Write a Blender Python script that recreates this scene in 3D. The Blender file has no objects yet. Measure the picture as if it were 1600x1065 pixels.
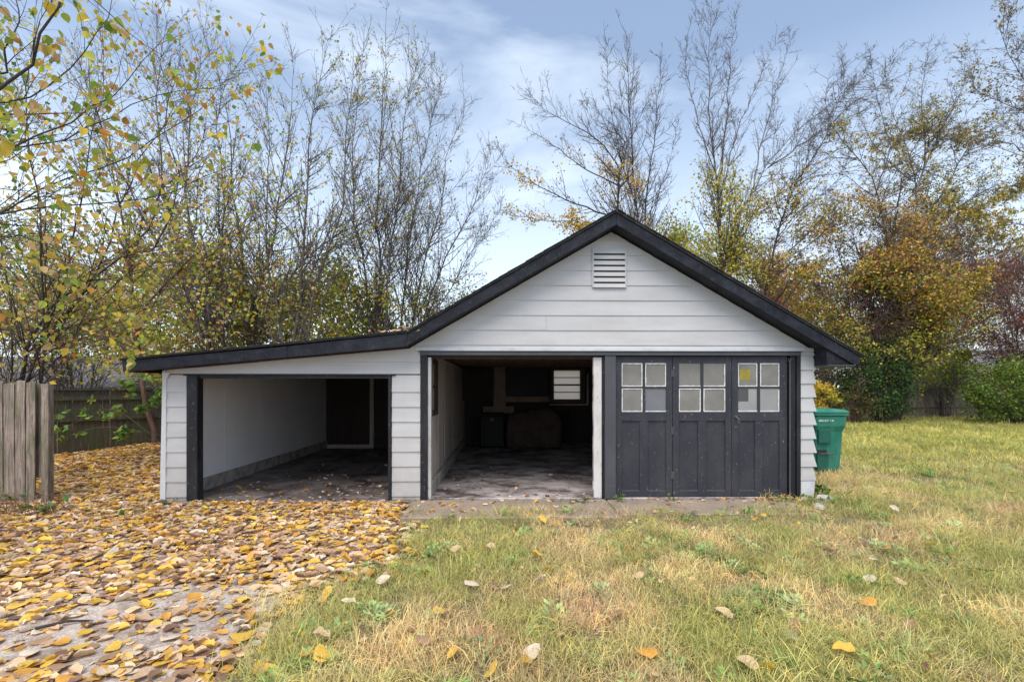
import bpy, math, random
import numpy as np
from mathutils import Vector, Euler
R = math.radians
sc = bpy.context.scene
col = sc.collection
# ------------------------------------------------------------------ camera
CD, CH, YAW = 7.24, 1.68, R(0.98)
cam = bpy.data.objects.new('camera', bpy.data.cameras.new('camera'))
col.objects.link(cam)
cam.location = (0, -CD, CH)
cam.rotation_euler = (R(90), 0, -YAW)
cam.data.sensor_width = 36
cam.data.lens = 760 / 1600 * 36
cam.data.shift_y = 71.5 / 1600
cam.data.clip_start = 0.05
cam.data.clip_end = 600
sc.camera = cam
# ------------------------------------------------------------------ world, sun, exposure
SUN_EL, SUN_AZ = R(60), R(200)        # azimuth clockwise from +Y: behind the camera, a little to its left
w = bpy.data.worlds.new('World'); sc.world = w; w.use_nodes = True
nt = w.node_tree; nt.nodes.clear()
N = lambda t: nt.nodes.new(t)
out = N('ShaderNodeOutputWorld'); bg = N('ShaderNodeBackground'); bg.inputs[1].default_value = 0.074
sky = N('ShaderNodeTexSky'); sky.sky_type = 'NISHITA'; sky.sun_disc = False
sky.sun_elevation = SUN_EL; sky.sun_rotation = SUN_AZ; sky.air_density = 1.0; sky.dust_density = 0.3; sky.ozone_density = 0.5
tc = N('ShaderNodeTexCoord')
mp = N('ShaderNodeMapping'); mp.inputs['Scale'].default_value = (0.7, 0.7, 2.2); mp.inputs['Location'].default_value = (0.35, 0.2, 0.1)
n1 = N('ShaderNodeTexNoise'); n1.inputs['Scale'].default_value = 2.1; n1.inputs['Detail'].default_value = 7; n1.inputs['Roughness'].default_value = 0.52; n1.inputs['Distortion'].default_value = 0.5
r1 = N('ShaderNodeValToRGB'); r1.color_ramp.elements[0].position = 0.43; r1.color_ramp.elements[1].position = 0.68
r1.color_ramp.elements[0].color = (0.13, 0.13, 0.13, 1); r1.color_ramp.elements[1].color = (0.82, 0.82, 0.82, 1)
sep = N('ShaderNodeSeparateXYZ')
hz = N('ShaderNodeMapRange'); hz.inputs['From Min'].default_value = 0.0; hz.inputs['From Max'].default_value = 0.62
hz.inputs['To Min'].default_value = 0.9; hz.inputs['To Max'].default_value = 0.0
mx = N('ShaderNodeMath'); mx.operation = 'MAXIMUM'
mix = N('ShaderNodeMix'); mix.data_type = 'RGBA'
mix.inputs['B'].default_value = (6.0, 6.7, 7.4, 1)
L = nt.links.new
L(tc.outputs['Generated'], mp.inputs[0]); L(mp.outputs[0], n1.inputs['Vector']); L(n1.outputs[0], r1.inputs[0])
L(tc.outputs['Generated'], sep.inputs[0]); L(sep.outputs['Z'], hz.inputs['Value'])
L(r1.outputs[0], mx.inputs[0]); L(hz.outputs[0], mx.inputs[1])
L(mx.outputs[0], mix.inputs['Factor']); L(sky.outputs[0], mix.inputs['A']); L(mix.outputs['Result'], bg.inputs[0]); L(bg.outputs[0], out.inputs[0])
sun = bpy.data.objects.new('sun', bpy.data.lights.new('sun', 'SUN')); col.objects.link(sun)
sun.data.energy = 1.5; sun.data.angle = R(50); sun.data.color = (1.0, 0.91, 0.80)
sun.rotation_euler = (R(90) - SUN_EL, 0, -SUN_AZ + math.pi)
sc.view_settings.view_transform = 'Standard'; sc.view_settings.look = 'None'
sc.view_settings.exposure = 1.5; sc.view_settings.gamma = 1.0; sc.view_settings.use_curve_mapping = False
sc.render.engine = 'CYCLES'
sc.cycles.max_bounces = 9; sc.cycles.diffuse_bounces = 7; sc.cycles.transmission_bounces = 4; sc.cycles.glossy_bounces = 3
sc.cycles.use_denoising = True

# ------------------------------------------------------------------ helpers
def at(px, py, d):
    a = (px - 800) / 760; b = -(py - 604) / 760
    rx = math.sin(YAW) + a * math.cos(YAW); ry = math.cos(YAW) - a * math.sin(YAW)
    t = d / ry
    return Vector((rx * t, d - CD, CH + b * t))

def tag(o, label=None, cat=None, group=None, kind=None):
    if label: o['label'] = label
    if cat: o['category'] = cat
    if group: o['group'] = group
    if kind: o['kind'] = kind
    return o

def empty(name, loc=(0, 0, 0), rz=0):
    o = bpy.data.objects.new(name, None); col.objects.link(o); o.location = loc; o.rotation_euler.z = rz
    o.empty_display_size = 0.1
    return o

class MB:
    def __init__(s): s.v = []; s.f = []
    def poly(s, vs, fs):
        n = len(s.v); s.v += [tuple(v) for v in vs]; s.f += [tuple(i + n for i in f) for f in fs]; return s
    def box(s, x0, x1, y0, y1, z0, z1):
        return s.poly([(x0, y0, z0), (x1, y0, z0), (x1, y1, z0), (x0, y1, z0), (x0, y0, z1), (x1, y0, z1), (x1, y1, z1), (x0, y1, z1)],
                      [(0, 3, 2, 1), (4, 5, 6, 7), (0, 1, 5, 4), (1, 2, 6, 5), (2, 3, 7, 6), (3, 0, 4, 7)])
    def prism(s, pts, y0, y1):
        """pts: (x, z) polygon, counter-clockwise seen from -y; y0 may be a function of z"""
        n = len(pts); fy = y0 if callable(y0) else (lambda z: y0)
        a = [(x, fy(z), z) for x, z in pts]; b = [(x, y1, z) for x, z in pts]
        return s.poly(a + b, [tuple(range(n)), tuple(range(2 * n - 1, n - 1, -1))] + [(i, n + i, n + (i + 1) % n, (i + 1) % n) for i in range(n)])
    def tube(s, pts, rad, n=6, cap=True):
        pts = [Vector(p) for p in pts]; rs = rad if isinstance(rad, (list, tuple)) else [rad] * len(pts)
        base = len(s.v)
        for i, p in enumerate(pts):
            t = (pts[min(i + 1, len(pts) - 1)] - pts[max(i - 1, 0)]).normalized()
            ref = Vector((0, 0, 1)) if abs(t.z) < 0.9 else Vector((1, 0, 0))
            u = t.cross(ref).normalized(); v = t.cross(u)
            for k in range(n):
                a = 2 * math.pi * k / n
                s.v.append(tuple(p + u * math.cos(a) * rs[i] + v * math.sin(a) * rs[i]))
        for i in range(len(pts) - 1):
            for k in range(n):
                a = base + i * n + k; b = base + i * n + (k + 1) % n
                s.f.append((a, b, b + n, a + n))
        if cap:
            s.f.append(tuple(base + k for k in range(n))[::-1]); e = base + (len(pts) - 1) * n
            s.f.append(tuple(e + k for k in range(n)))
        return s
    def mesh(s, name):
        m = bpy.data.meshes.new(name); m.from_pydata(s.v, [], s.f); m.update(); return m
    def build(s, name, mat, parent=None, bevel=0, smooth=False, fix=True):
        m = s.mesh(name)
        if fix:
            import bmesh
            b = bmesh.new(); b.from_mesh(m); bmesh.ops.recalc_face_normals(b, faces=b.faces); b.to_mesh(m); b.free()
        m.materials.append(mat)
        if smooth: m.polygons.foreach_set('use_smooth', [True] * len(m.polygons))
        o = bpy.data.objects.new(name, m); col.objects.link(o)
        if parent: o.parent = parent
        if bevel:
            bv = o.modifiers.new('bevel', 'BEVEL'); bv.width = bevel; bv.segments = 1
        return o

def np_mesh(name, V, F, cols=None, smooth=False):
    """V (n,3), F list of int arrays each (m,k)"""
    m = bpy.data.meshes.new(name)
    m.vertices.add(len(V)); m.vertices.foreach_set('co', np.asarray(V, np.float32).ravel())
    F = [f for f in F if len(f)]
    loops = np.concatenate([f.ravel() for f in F]); tot = np.concatenate([np.full(len(f), f.shape[1]) for f in F])
    start = np.concatenate([[0], np.cumsum(tot)[:-1]])
    m.loops.add(len(loops)); m.loops.foreach_set('vertex_index', loops.astype(np.int32))
    m.polygons.add(len(tot)); m.polygons.foreach_set('loop_start', start.astype(np.int32)); m.polygons.foreach_set('loop_total', tot.astype(np.int32))
    if smooth: m.polygons.foreach_set('use_smooth', np.ones(len(tot), bool))
    if cols is not None:
        a = m.color_attributes.new('Col', 'FLOAT_COLOR', 'POINT')
        c = np.ones((len(V), 4), np.float32); c[:, :3] = cols; a.data.foreach_set('color', c.ravel())
    m.update(calc_edges=True)
    return m

def link(name, mesh, mat, parent=None):
    if mat: mesh.materials.append(mat)
    o = bpy.data.objects.new(name, mesh); col.objects.link(o)
    if parent: o.parent = parent
    return o

# ------------------------------------------------------------------ materials
class NM:
    def __init__(s, name):
        s.m = bpy.data.materials.new(name); s.m.use_nodes = True; s.t = s.m.node_tree
        s.b = s.t.nodes['Principled BSDF']; s.o = s.t.nodes['Material Output']
        s.tc = s.t.nodes.new('ShaderNodeTexCoord')
    def n(s, t, **k):
        x = s.t.nodes.new(t)
        for a, v in k.items(): setattr(x, a, v)
        return x
    def l(s, a, b): s.t.links.new(a, b)
    def mapped(s, scale=(1, 1, 1), coord='Object'):
        if coord == 'World':
            g = s.n('ShaderNodeNewGeometry'); src = g.outputs['Position']
        else: src = s.tc.outputs[coord]
        m = s.n('ShaderNodeMapping'); m.inputs['Scale'].default_value = scale; s.l(src, m.inputs[0]); return m.outputs[0]
    def noise(s, scale, detail=4, rough=0.55, vec=None, dist=0):
        x = s.n('ShaderNodeTexNoise'); x.inputs['Scale'].default_value = scale; x.inputs['Detail'].default_value = detail
        x.inputs['Roughness'].default_value = rough; x.inputs['Distortion'].default_value = dist
        if vec is not None: s.l(vec, x.inputs['Vector'])
        return x.outputs[0]
    def ramp(s, fac, stops):
        x = s.n('ShaderNodeValToRGB'); e = x.color_ramp.elements
        while len(e) < len(stops): e.new(0.5)
        for i, (p, c) in enumerate(stops):
            e[i].position = p; e[i].color = (c, c, c, 1) if isinstance(c, (int, float)) else (*c, 1)
        s.l(fac, x.inputs[0]); return x.outputs[0]
    def mix(s, fac, a, b, mode='MIX'):
        x = s.n('ShaderNodeMix', data_type='RGBA', blend_type=mode)
        for k, v in (('Factor', fac), ('A', a), ('B', b)):
            if isinstance(v, (int, float)): x.inputs[k].default_value = v
            elif isinstance(v, tuple): x.inputs[k].default_value = (*v, 1)
            else: s.l(v, x.inputs[k])
        return x.outputs['Result']
    def bump(s, h, strength=0.3, dist=0.01):
        x = s.n('ShaderNodeBump'); x.inputs['Strength'].default_value = strength; x.inputs['Distance'].default_value = dist
        s.l(h, x.inputs['Height']); s.l(x.outputs[0], s.b.inputs['Normal'])
    def color(s, c):
        if isinstance(c, tuple): s.b.inputs['Base Color'].default_value = (*c, 1)
        else: s.l(c, s.b.inputs['Base Color'])
        return s
    def rough(s, v):
        if isinstance(v, (int, float)): s.b.inputs['Roughness'].default_value = v
        else: s.l(v, s.b.inputs['Roughness'])
        return s

def paint(name, base, worn, scale=3, amount=(0.5, 0.75), rough=0.55, bump=0.15, stretch=(1, 1, 1), chips=None, chip_at=0.73, spec=0.4):
    k = NM(name); v = k.mapped(stretch, 'World')
    f = k.ramp(k.noise(scale, 6, 0.6, v), [(amount[0], 0), (amount[1], 1)])
    c = k.mix(f, base, worn)
    if chips:
        g = k.ramp(k.noise(38, 4, 0.7, k.mapped((1, 1, 0.45), 'World')), [(chip_at, 0), (chip_at + 0.02, 1)])
        c = k.mix(g, c, chips)
    k.color(c).rough(rough); k.b.inputs['Specular IOR Level'].default_value = spec; k.bump(k.noise(60, 5, 0.7, v), bump, 0.004)
    return k.m

M = {}
M['white'] = paint('white_siding_paint', (0.50, 0.495, 0.505), (0.43, 0.42, 0.42), 1.6, (0.42, 0.72), 0.5, 0.25, (0.6, 1, 3))
def weather_siding(m):
    t = m.node_tree; b = t.nodes['Principled BSDF']; src = b.inputs['Base Color'].links[0].from_socket; n = t.nodes.new
    g = n('ShaderNodeNewGeometry'); sp = n('ShaderNodeSeparateXYZ'); t.links.new(g.outputs['Position'], sp.inputs[0])
    mr = n('ShaderNodeMapRange'); mr.inputs['From Min'].default_value = 0.05; mr.inputs['From Max'].default_value = 0.75; mr.inputs['To Min'].default_value = .75; mr.inputs['To Max'].default_value = 0
    t.links.new(sp.outputs['Z'], mr.inputs['Value'])
    ns = n('ShaderNodeTexNoise'); ns.inputs['Scale'].default_value = 9; ns.inputs['Detail'].default_value = 6; ns.inputs['Roughness'].default_value = .7; t.links.new(g.outputs['Position'], ns.inputs['Vector'])
    mu = n('ShaderNodeMath'); mu.operation = 'MULTIPLY'; t.links.new(mr.outputs[0], mu.inputs[0]); t.links.new(ns.outputs[0], mu.inputs[1])
    m1 = n('ShaderNodeMix'); m1.data_type = 'RGBA'; m1.inputs['B'].default_value = (.27, .235, .19, 1); t.links.new(mu.outputs[0], m1.inputs['Factor']); t.links.new(src, m1.inputs['A'])
    mp_ = n('ShaderNodeMapping'); mp_.inputs['Scale'].default_value = (2.5, 2.5, .8); t.links.new(g.outputs['Position'], mp_.inputs[0])
    n2 = n('ShaderNodeTexNoise'); n2.inputs['Scale'].default_value = 1.5; n2.inputs['Detail'].default_value = 5; t.links.new(mp_.outputs[0], n2.inputs['Vector'])
    rp_ = n('ShaderNodeValToRGB'); rp_.color_ramp.elements[0].position = .52; rp_.color_ramp.elements[0].color = (0, 0, 0, 1); rp_.color_ramp.elements[1].position = .78; rp_.color_ramp.elements[1].color = (.14, .14, .14, 1)
    t.links.new(n2.outputs[0], rp_.inputs[0]); m2 = n('ShaderNodeMix'); m2.data_type = 'RGBA'; m2.inputs['B'].default_value = (.33, .32, .31, 1)
    t.links.new(rp_.outputs[0], m2.inputs['Factor']); t.links.new(m1.outputs['Result'], m2.inputs['A']); t.links.new(m2.outputs['Result'], b.inputs['Base Color'])
weather_siding(M['white'])
M['trimwhite'] = paint('white_trim_paint', (0.56, 0.57, 0.59), (0.42, 0.42, 0.42), 4, (0.5, 0.75), 0.5, 0.2)
M['peeling'] = paint('peeling_white_paint', (0.60, 0.58, 0.57), (0.46, 0.43, 0.41), 5, (0.45, 0.7), 0.6, 0.5, (1, 1, .4), (0.07, 0.05, 0.045), 0.64)
M['fascia'] = paint('black_fascia_paint', (0.009, 0.0095, 0.015), (0.022, 0.024, 0.034), 5, (0.42, 0.66), 0.55, 0.5, (1, 1, 1.6), (.045, .05, .07), .62, .22)
M['black'] = paint('black_trim_paint', (0.017, 0.017, 0.021), (0.04, 0.04, 0.044), 5, (0.5, 0.8), 0.5, 0.4, (1, 1, .3), (0.16, 0.16, 0.16), 0.65, .25)
M['door'] = paint('charcoal_door_paint', (0.031, 0.032, 0.042), (0.050, 0.051, 0.060), 3.5, (0.4, 0.75), 0.55, 0.6, (1, 1, .5), (0.20, 0.20, 0.21), 0.645, .3)
M['doortrim'] = paint('charcoal_trim_paint', (0.055, 0.058, 0.068), (0.08, 0.08, 0.088), 4, (0.4, 0.75), 0.55, 0.4, (1, 1, .5))
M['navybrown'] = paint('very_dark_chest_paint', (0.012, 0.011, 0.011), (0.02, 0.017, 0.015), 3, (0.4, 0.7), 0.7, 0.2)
M['putty'] = paint('white_putty', (0.68, 0.67, 0.65), (0.5, 0.49, 0.47), 20, (0.5, 0.7), 0.6, 0.6)
M['plaster'] = paint('white_inner_wall_paint', (0.84, 0.82, 0.83), (0.76, 0.73, 0.73), 1.2, (0.4, 0.8), 0.7, 0.3)
M['concrete'] = paint('old_concrete', (0.42, 0.375, 0.33), (0.20, 0.17, 0.145), 5, (0.45, 0.70), 0.85, 1.0)

k = NM('apron_concrete'); v = k.mapped((1, 1, 1), 'World')
c = k.mix(k.ramp(k.noise(1.8, 7, 0.65, v), [(0.38, 0), (0.66, 1)]), (0.30, 0.23, 0.17), (0.17, 0.125, 0.09))
c = k.mix(k.ramp(k.noise(4.5, 8, 0.7, v), [(0.56, 0), (0.68, 1)]), c, (0.12, 0.10, 0.06))
c = k.mix(k.ramp(k.noise(90, 3, 0.6, v), [(0.3, 0), (0.8, 0.4)]), c, (0.42, 0.38, 0.34))
k.color(c).rough(0.8); k.bump(k.noise(35, 6, 0.7, v), 0.8, 0.006); M['apron'] = k.m

k = NM('driveway_exposed_aggregate'); v = k.mapped((1, 1, 1), 'World')
c = k.mix(k.ramp(k.noise(1.5, 5, 0.6, v), [(0.35, 0), (0.7, 1)]), (0.56, 0.47, 0.40), (0.38, 0.30, 0.24))
vo = k.n('ShaderNodeTexVoronoi'); vo.inputs['Scale'].default_value = 110; k.l(v, vo.inputs['Vector'])
cr = k.ramp(k.noise(3.2, 8, 0.75, v, .6), [(0.46, 0), (0.62, .75)])
c = k.mix(0.55, c, k.mix(k.ramp(vo.outputs['Color'], [(0.2, 0), (0.8, 1)]), (0.16, 0.13, 0.11), (0.60, 0.56, 0.52)))
c = k.mix(cr, c, (.15, .095, .06))
k.color(c).rough(0.75); k.bump(vo.outputs['Distance'], 0.6, 0.006); M['drive'] = k.m

k = NM('dark_stained_floor'); v = k.mapped((1, 1, 1), 'World')
c = k.mix(k.ramp(k.noise(1.7, 8, 0.68, v, 0.8), [(0.40, 0), (0.60, 1)]), (0.24, 0.205, 0.20), (0.055, 0.042, 0.038))
k.color(c).rough(k.ramp(k.noise(2.5, 4, 0.5, v), [(0.35, 0.35), (0.7, 0.8)])); k.bump(k.noise(30, 6, 0.7, v), 0.5, 0.005); M['carfloor'] = k.m
k = NM('old_garage_floor'); v = k.mapped((0.8, 1.0, 1), 'World')
c = k.mix(k.ramp(k.noise(1.5, 9, 0.74, v, 0.15), [(0.42, 0), (0.58, 1)]), (0.48, 0.43, 0.42), (0.07, 0.052, 0.048))
k.color(c).rough(k.ramp(k.noise(2.5, 4, 0.5, v), [(0.35, 0.4), (0.7, 0.8)])); k.bump(k.noise(30, 6, 0.7, v), 0.5, 0.005); M['garfloor'] = k.m

k = NM('soil_and_thatch'); v = k.mapped((1, 1, 1), 'World')
c = k.mix(k.ramp(k.noise(1.3, 6, 0.6, v), [(0.35, 0), (0.68, 1)]), (0.17, 0.155, 0.07), (0.25, 0.185, 0.11))
c = k.mix(k.ramp(k.noise(26, 5, 0.7, v), [(0.4, 0), (0.65, 1)]), c, (0.08, 0.06, 0.035))
k.color(c).rough(0.95); k.bump(k.noise(30, 5, 0.7, v), 0.8, 0.02); M['soil'] = k.m

def wood(name, a, b, moss=None, scale=1.0, rough=0.85):
    k = NM(name); v = k.mapped((9 * scale, 9 * scale, 0.7 * scale), 'World')
    f = k.noise(2.2, 7, 0.7, v, 1.2)
    c = k.mix(k.ramp(f, [(0.38, 0), (0.60, 1)]), a, b)
    c = k.mix(k.ramp(k.noise(5.5, 6, 0.75, v, 2.0), [(0.52, 0), (0.62, 0.8)]), c, tuple(x * 0.28 for x in a))
    if moss: c = k.mix(k.ramp(k.noise(2.3, 6, 0.65, k.mapped((1.2, 1.2, 0.6), 'World')), [(0.45, 0), (0.68, 0.8)]), c, moss)
    k.color(c).rough(rough); k.bump(f, 1.0, 0.012); return k.m
M['fence'] = wood('weathered_fence_wood', (0.36, 0.29, 0.24), (0.13, 0.10, 0.08), (0.075, 0.085, 0.035))
M['fencedark'] = wood('mossy_dark_fence_wood', (0.10, 0.082, 0.055), (0.05, 0.042, 0.028), (0.075, 0.09, 0.03))
M['rawwood'] = wood('aged_interior_boards', (0.60, 0.50, 0.43), (0.42, 0.34, 0.28), None)
M['rafter'] = wood('old_brown_timber', (0.17, 0.11, 0.075), (0.09, 0.06, 0.042), None)
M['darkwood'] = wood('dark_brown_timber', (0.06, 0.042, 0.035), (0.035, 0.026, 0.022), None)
M['cardboard'] = paint('brown_hardboard', (0.34, 0.23, 0.17), (0.22, 0.15, 0.11), 3, (0.4, 0.7), 0.8, 0.2)
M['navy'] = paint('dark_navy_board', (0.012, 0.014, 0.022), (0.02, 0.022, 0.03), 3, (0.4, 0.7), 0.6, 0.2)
M['fabric'] = paint('dark_brown_blanket', (0.085, 0.052, 0.044), (0.05, 0.033, 0.028), 4, (0.4, 0.7), 0.9, 0.5)
M['metal'] = paint('dull_dark_metal', (0.08, 0.08, 0.085), (0.16, 0.12, 0.09), 9, (0.5, 0.7), 0.45, 0.3)
M['bin'] = paint('green_bin_plastic', (0.010, 0.155, 0.105), (0.05, 0.21, 0.155), 5, (0.42, 0.7), 0.5, 0.2, (1, 1, .4), (.10, .24, .18), .64)
M['bindark'] = paint('bin_plastic_dark_and_shade', (0.008, 0.09, 0.065), (0.012, 0.11, 0.08), 6, (0.45, 0.8), 0.5, 0.1)  # darker green: the handle, and the painted shade of the recesses
M['binprint'] = paint('white_stamped_print', (0.55, 0.62, 0.58), (0.3, 0.4, 0.36), 30, (0.45, 0.6), 0.6, 0.1)
M['rubber'] = paint('black_rubber', (0.02, 0.02, 0.02), (0.03, 0.03, 0.03), 6, (0.45, 0.8), 0.7, 0.1)
M['shingle'] = paint('dark_asphalt_shingle', (0.03, 0.03, 0.034), (0.055, 0.052, 0.05), 14, (0.4, 0.7), 0.95, 1.0)
M['greyroof'] = paint('grey_asphalt_roof', (0.20, 0.195, 0.205), (0.13, 0.125, 0.13), 5, (0.4, 0.7), 0.9, 1.0)
M['palehouse'] = paint('pale_house_siding', (0.5, 0.48, 0.45), (0.42, 0.4, 0.38), 2, (0.4, 0.7), 0.8, 0.2)
M['stone'] = paint('pale_stone', (0.42, 0.40, 0.38), (0.25, 0.23, 0.21), 12, (0.4, 0.7), 0.85, 1.0)
M['paper'] = paint('yellow_paper', (0.34, 0.28, 0.045), (0.22, 0.18, 0.04), 9, (0.4, 0.7), 0.9, 0.1)

def glass(name, tint, dirt, rough=0.25, transl=0.5):
    k = NM(name); v = k.mapped((1, 1, 1), 'World')
    k.color(k.mix(k.ramp(k.noise(2.2, 5, 0.55, v), [(0.35, 0), (0.75, 1)]), tint, dirt)); k.rough(rough)
    k.b.inputs['Specular IOR Level'].default_value = 0.7
    k.bump(k.noise(14, 2, 0.5, v), 0.05, 0.01)
    if transl:
        tr = k.n('ShaderNodeBsdfTranslucent'); tr.inputs[0].default_value = (*tint, 1)
        m = k.n('ShaderNodeMixShader'); m.inputs[0].default_value = transl
        k.l(k.b.outputs[0], m.inputs[1]); k.l(tr.outputs[0], m.inputs[2]); k.l(m.outputs[0], k.o.inputs[0])
    return k.m
M['pane'] = glass('dusty_window_glass', (0.11, 0.10, 0.09), (0.21, 0.195, 0.17), 0.08, 0)
M['panebacked'] = glass('blue_grey_painted_pane', (0.15, 0.155, 0.17), (0.115, 0.12, 0.135), 0.4, 0)
M['panereflection'] = glass('painted_reflection_pane', (0.22, 0.215, 0.215), (0.30, 0.29, 0.285), 0.10, 0)  # opaque; the bright reflection is put into a paler base colour
M['panedark'] = glass('dark_glass', (0.03, 0.03, 0.03), (0.05, 0.05, 0.045), 0.1, 0)
M['frosted'] = glass('frosted_pane', (0.95, 0.88, 0.82), (0.8, 0.72, 0.64), 0.5, 0.98)
M['frosted_tan'] = glass('dirty_tan_pane', (0.75, 0.66, 0.50), (0.6, 0.5, 0.36), 0.5, 0.25)

def bark(name, a, b, scale=1.0):
    k = NM(name); v = k.mapped((6 * scale, 6 * scale, 1.4 * scale), 'World')
    f = k.noise(3, 5, 0.65, v, 0.5)
    k.color(k.mix(k.ramp(f, [(0.35, 0), (0.65, 1)]), a, b)).rough(0.9); k.bump(f, 0.8, 0.015); return k.m
M['bark_grey'] = bark('grey_bark', (0.15, 0.125, 0.115), (0.065, 0.053, 0.048))
M['bark_pale'] = bark('pale_grey_bark', (0.21, 0.20, 0.21), (0.09, 0.085, 0.085))
M['bark_red'] = bark('reddish_brown_bark', (0.19, 0.105, 0.075), (0.08, 0.046, 0.035))
M['bark_dark'] = bark('dark_brown_bark', (0.06, 0.043, 0.038), (0.03, 0.023, 0.02))
M['twig_grey'] = bark('grey_twig_bark', (0.125, 0.10, 0.09), (0.07, 0.056, 0.05))
M['twig_red'] = bark('reddish_twig_bark', (0.24, 0.15, 0.12), (0.09, 0.055, 0.045))
M['twig_purple'] = bark('purple_brown_twig_bark', (0.16, 0.08, 0.085), (0.09, 0.05, 0.05))

def leafmat(name, src='GEOMETRY', transl=0.35, tint=None, veins=False, rough=0.55):
    k = NM(name)
    if tint: c = k.mix(k.ramp(k.noise(18, 4, 0.6, k.mapped((1, 1, 1), 'Object')), [(0.35, 0), (0.7, 1)]), tint, tuple(x * 0.62 for x in tint))
    else:
        a = k.n('ShaderNodeAttribute', attribute_name='Col'); c = a.outputs['Color']
        if src == 'BOTH':
            t = k.n('ShaderNodeAttribute', attribute_name='tint'); t.attribute_type = 'INSTANCER'
            c = k.mix(1.0, c, t.outputs['Color'], 'MULTIPLY')
    k.color(c); k.rough(rough); k.b.inputs['Specular IOR Level'].default_value = 0.3
    tr = k.n('ShaderNodeBsdfTranslucent')
    if isinstance(c, tuple): tr.inputs[0].default_value = (*c, 1)
    else: k.l(c, tr.inputs[0])
    m = k.n('ShaderNodeMixShader'); m.inputs[0].default_value = transl
    k.l(k.b.outputs[0], m.inputs[1]); k.l(tr.outputs[0], m.inputs[2]); k.l(m.outputs[0], k.o.inputs[0])
    return k.m
M['leaf'] = leafmat('tree_leaf')
M['scatter'] = leafmat('ground_cover_leaf', 'BOTH', 0.25)

# ------------------------------------------------------------------ ground
def sstep(a, b, x):
    t = np.clip((x - a) / (b - a), 0, 1); return t * t * (3 - 2 * t)
def ground_z(x, y):
    x = np.asarray(x, float); y = np.asarray(y, float)
    z = 0.30 * sstep(0.5, 6.0, y) * sstep(-5.3, -7.5, x)
    lawn = sstep(-1.2, -2.2, y) + sstep(4.8, 6.5, x)
    z = z + np.clip(lawn, 0, 1) * 0.022 * (np.sin(1.9 * x + 0.7 * y) * np.cos(1.3 * y - 0.6 * x) + 0.5 * np.sin(4.1 * x - 2.7 * y))
    return z - 0.012
def axis(a, b, c, d, n1, n2, n3):
    return np.concatenate([np.linspace(a, b, n1, endpoint=False), np.linspace(b, c, n2, endpoint=False), np.linspace(c, d, n3)])
def sheet(name, xs, ys, zf, mat, keep=None):
    X, Y = np.meshgrid(xs, ys); V = np.stack([X, Y, zf(X, Y)], -1).reshape(-1, 3)
    nx, ny = len(xs), len(ys); i = np.arange((ny - 1) * nx).reshape(ny - 1, nx)[:, :-1].ravel()
    F = np.stack([i, i + 1, i + nx + 1, i + nx], 1)
    if keep is not None:
        c = V[F].mean(1); F = F[keep(c[:, 0], c[:, 1])]
    return tag(link(name, np_mesh(name, V, [F], smooth=True), mat), kind='structure')
sheet('ground', axis(-150, -14, 16, 170, 14, 150, 16), axis(-14, -6, 12, 260, 8, 90, 30), ground_z, M['soil'])
def drive_edge(y): return -1.55 - 0.28 * np.sin(y * 1.1 + 0.4) * (y < -1) - 0.12 * np.sin(3.1 * y)
def drive_keep(x, y): return x < drive_edge(y)
sheet('driveway', np.linspace(-7.6, -1.0, 80), np.linspace(-9, -0.12, 90), lambda x, y: ground_z(x, y) + 0.006, M['drive'], drive_keep)
def slab(name, x0, x1, y0, y1, z0, z1, mat, bevel=0.01):
    return tag(MB().box(x0, x1, y0, y1, z0, z1).build(name, mat, None, bevel), kind='structure')
slab('carport_floor', -4.86, -1.27, -0.11, 6.2, -0.2, 0.006, M['carfloor'])
slab('garage_floor', -1.12, 4.54, 0.02, 7.0, -0.2, 0.022, M['garfloor'])
slab('concrete_apron', -1.35, 1.52, -0.98, 0.012, -0.2, 0.004, M['apron'], 0.02)
slab('concrete_apron', 1.535, 4.22, -0.86, 0.012, -0.2, -0.001, M['apron'], 0.02)

# ------------------------------------------------------------------ garage
G = tag(empty('garage'), 'white clapboard garage with black gable roof, open carport lean-to and panelled charcoal doors', 'garage')
def part(mb, name, mat, bevel=0.0, label=None, parent=None):
    o = mb.build(name, mat, parent or G, bevel)
    if label: o['label'] = label
    return o
RX, RZ, SL = 1.606, 3.99, 0.580           # ridge x, height of the fascia's lower edge at the ridge, slope
BX, BZ, SH = -1.404, 2.245, 0.0905        # break between steep and shallow roof
def xl(z): return RX - (RZ - z) / SL
def xr(z): return min(4.655, RX + (RZ - z) / SL)
def roof_under(x): return RZ - SL * abs(x - RX) if x > BX else BZ + SH * (x - BX)
rnd = random.Random(5)
nails = MB()
def board(pts, z0, z1, lip=0.019):
    pts = [(x, z + rnd.uniform(-.0015, .0015)) for x, z in pts]
    xs_ = [p[0] for p in pts]; a_, b_ = min(xs_) + .03, max(xs_) - .03; q_ = a_
    while q_ <= b_:
        zn = z0 + .022 + rnd.uniform(-.003, .003); yn = -lip + (lip - .003) * .1
        if z1 - z0 > .1 and (z0 < 2.2 or xl(zn) + .04 < q_ < xr(zn) - .04): nails.prism([(q_ - .005, zn), (q_, zn - .005), (q_ + .005, zn), (q_, zn + .005)], yn - .0025, yn + .003)
        q_ += .405 + rnd.uniform(-.012, .012)
    part(MB().prism(pts, lambda z: -lip + (lip - 0.003) * min(1, max(0, (z - z0) / (z1 - z0))), 0.004), 'siding_board', M['white'])
EX = 0.2205
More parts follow.
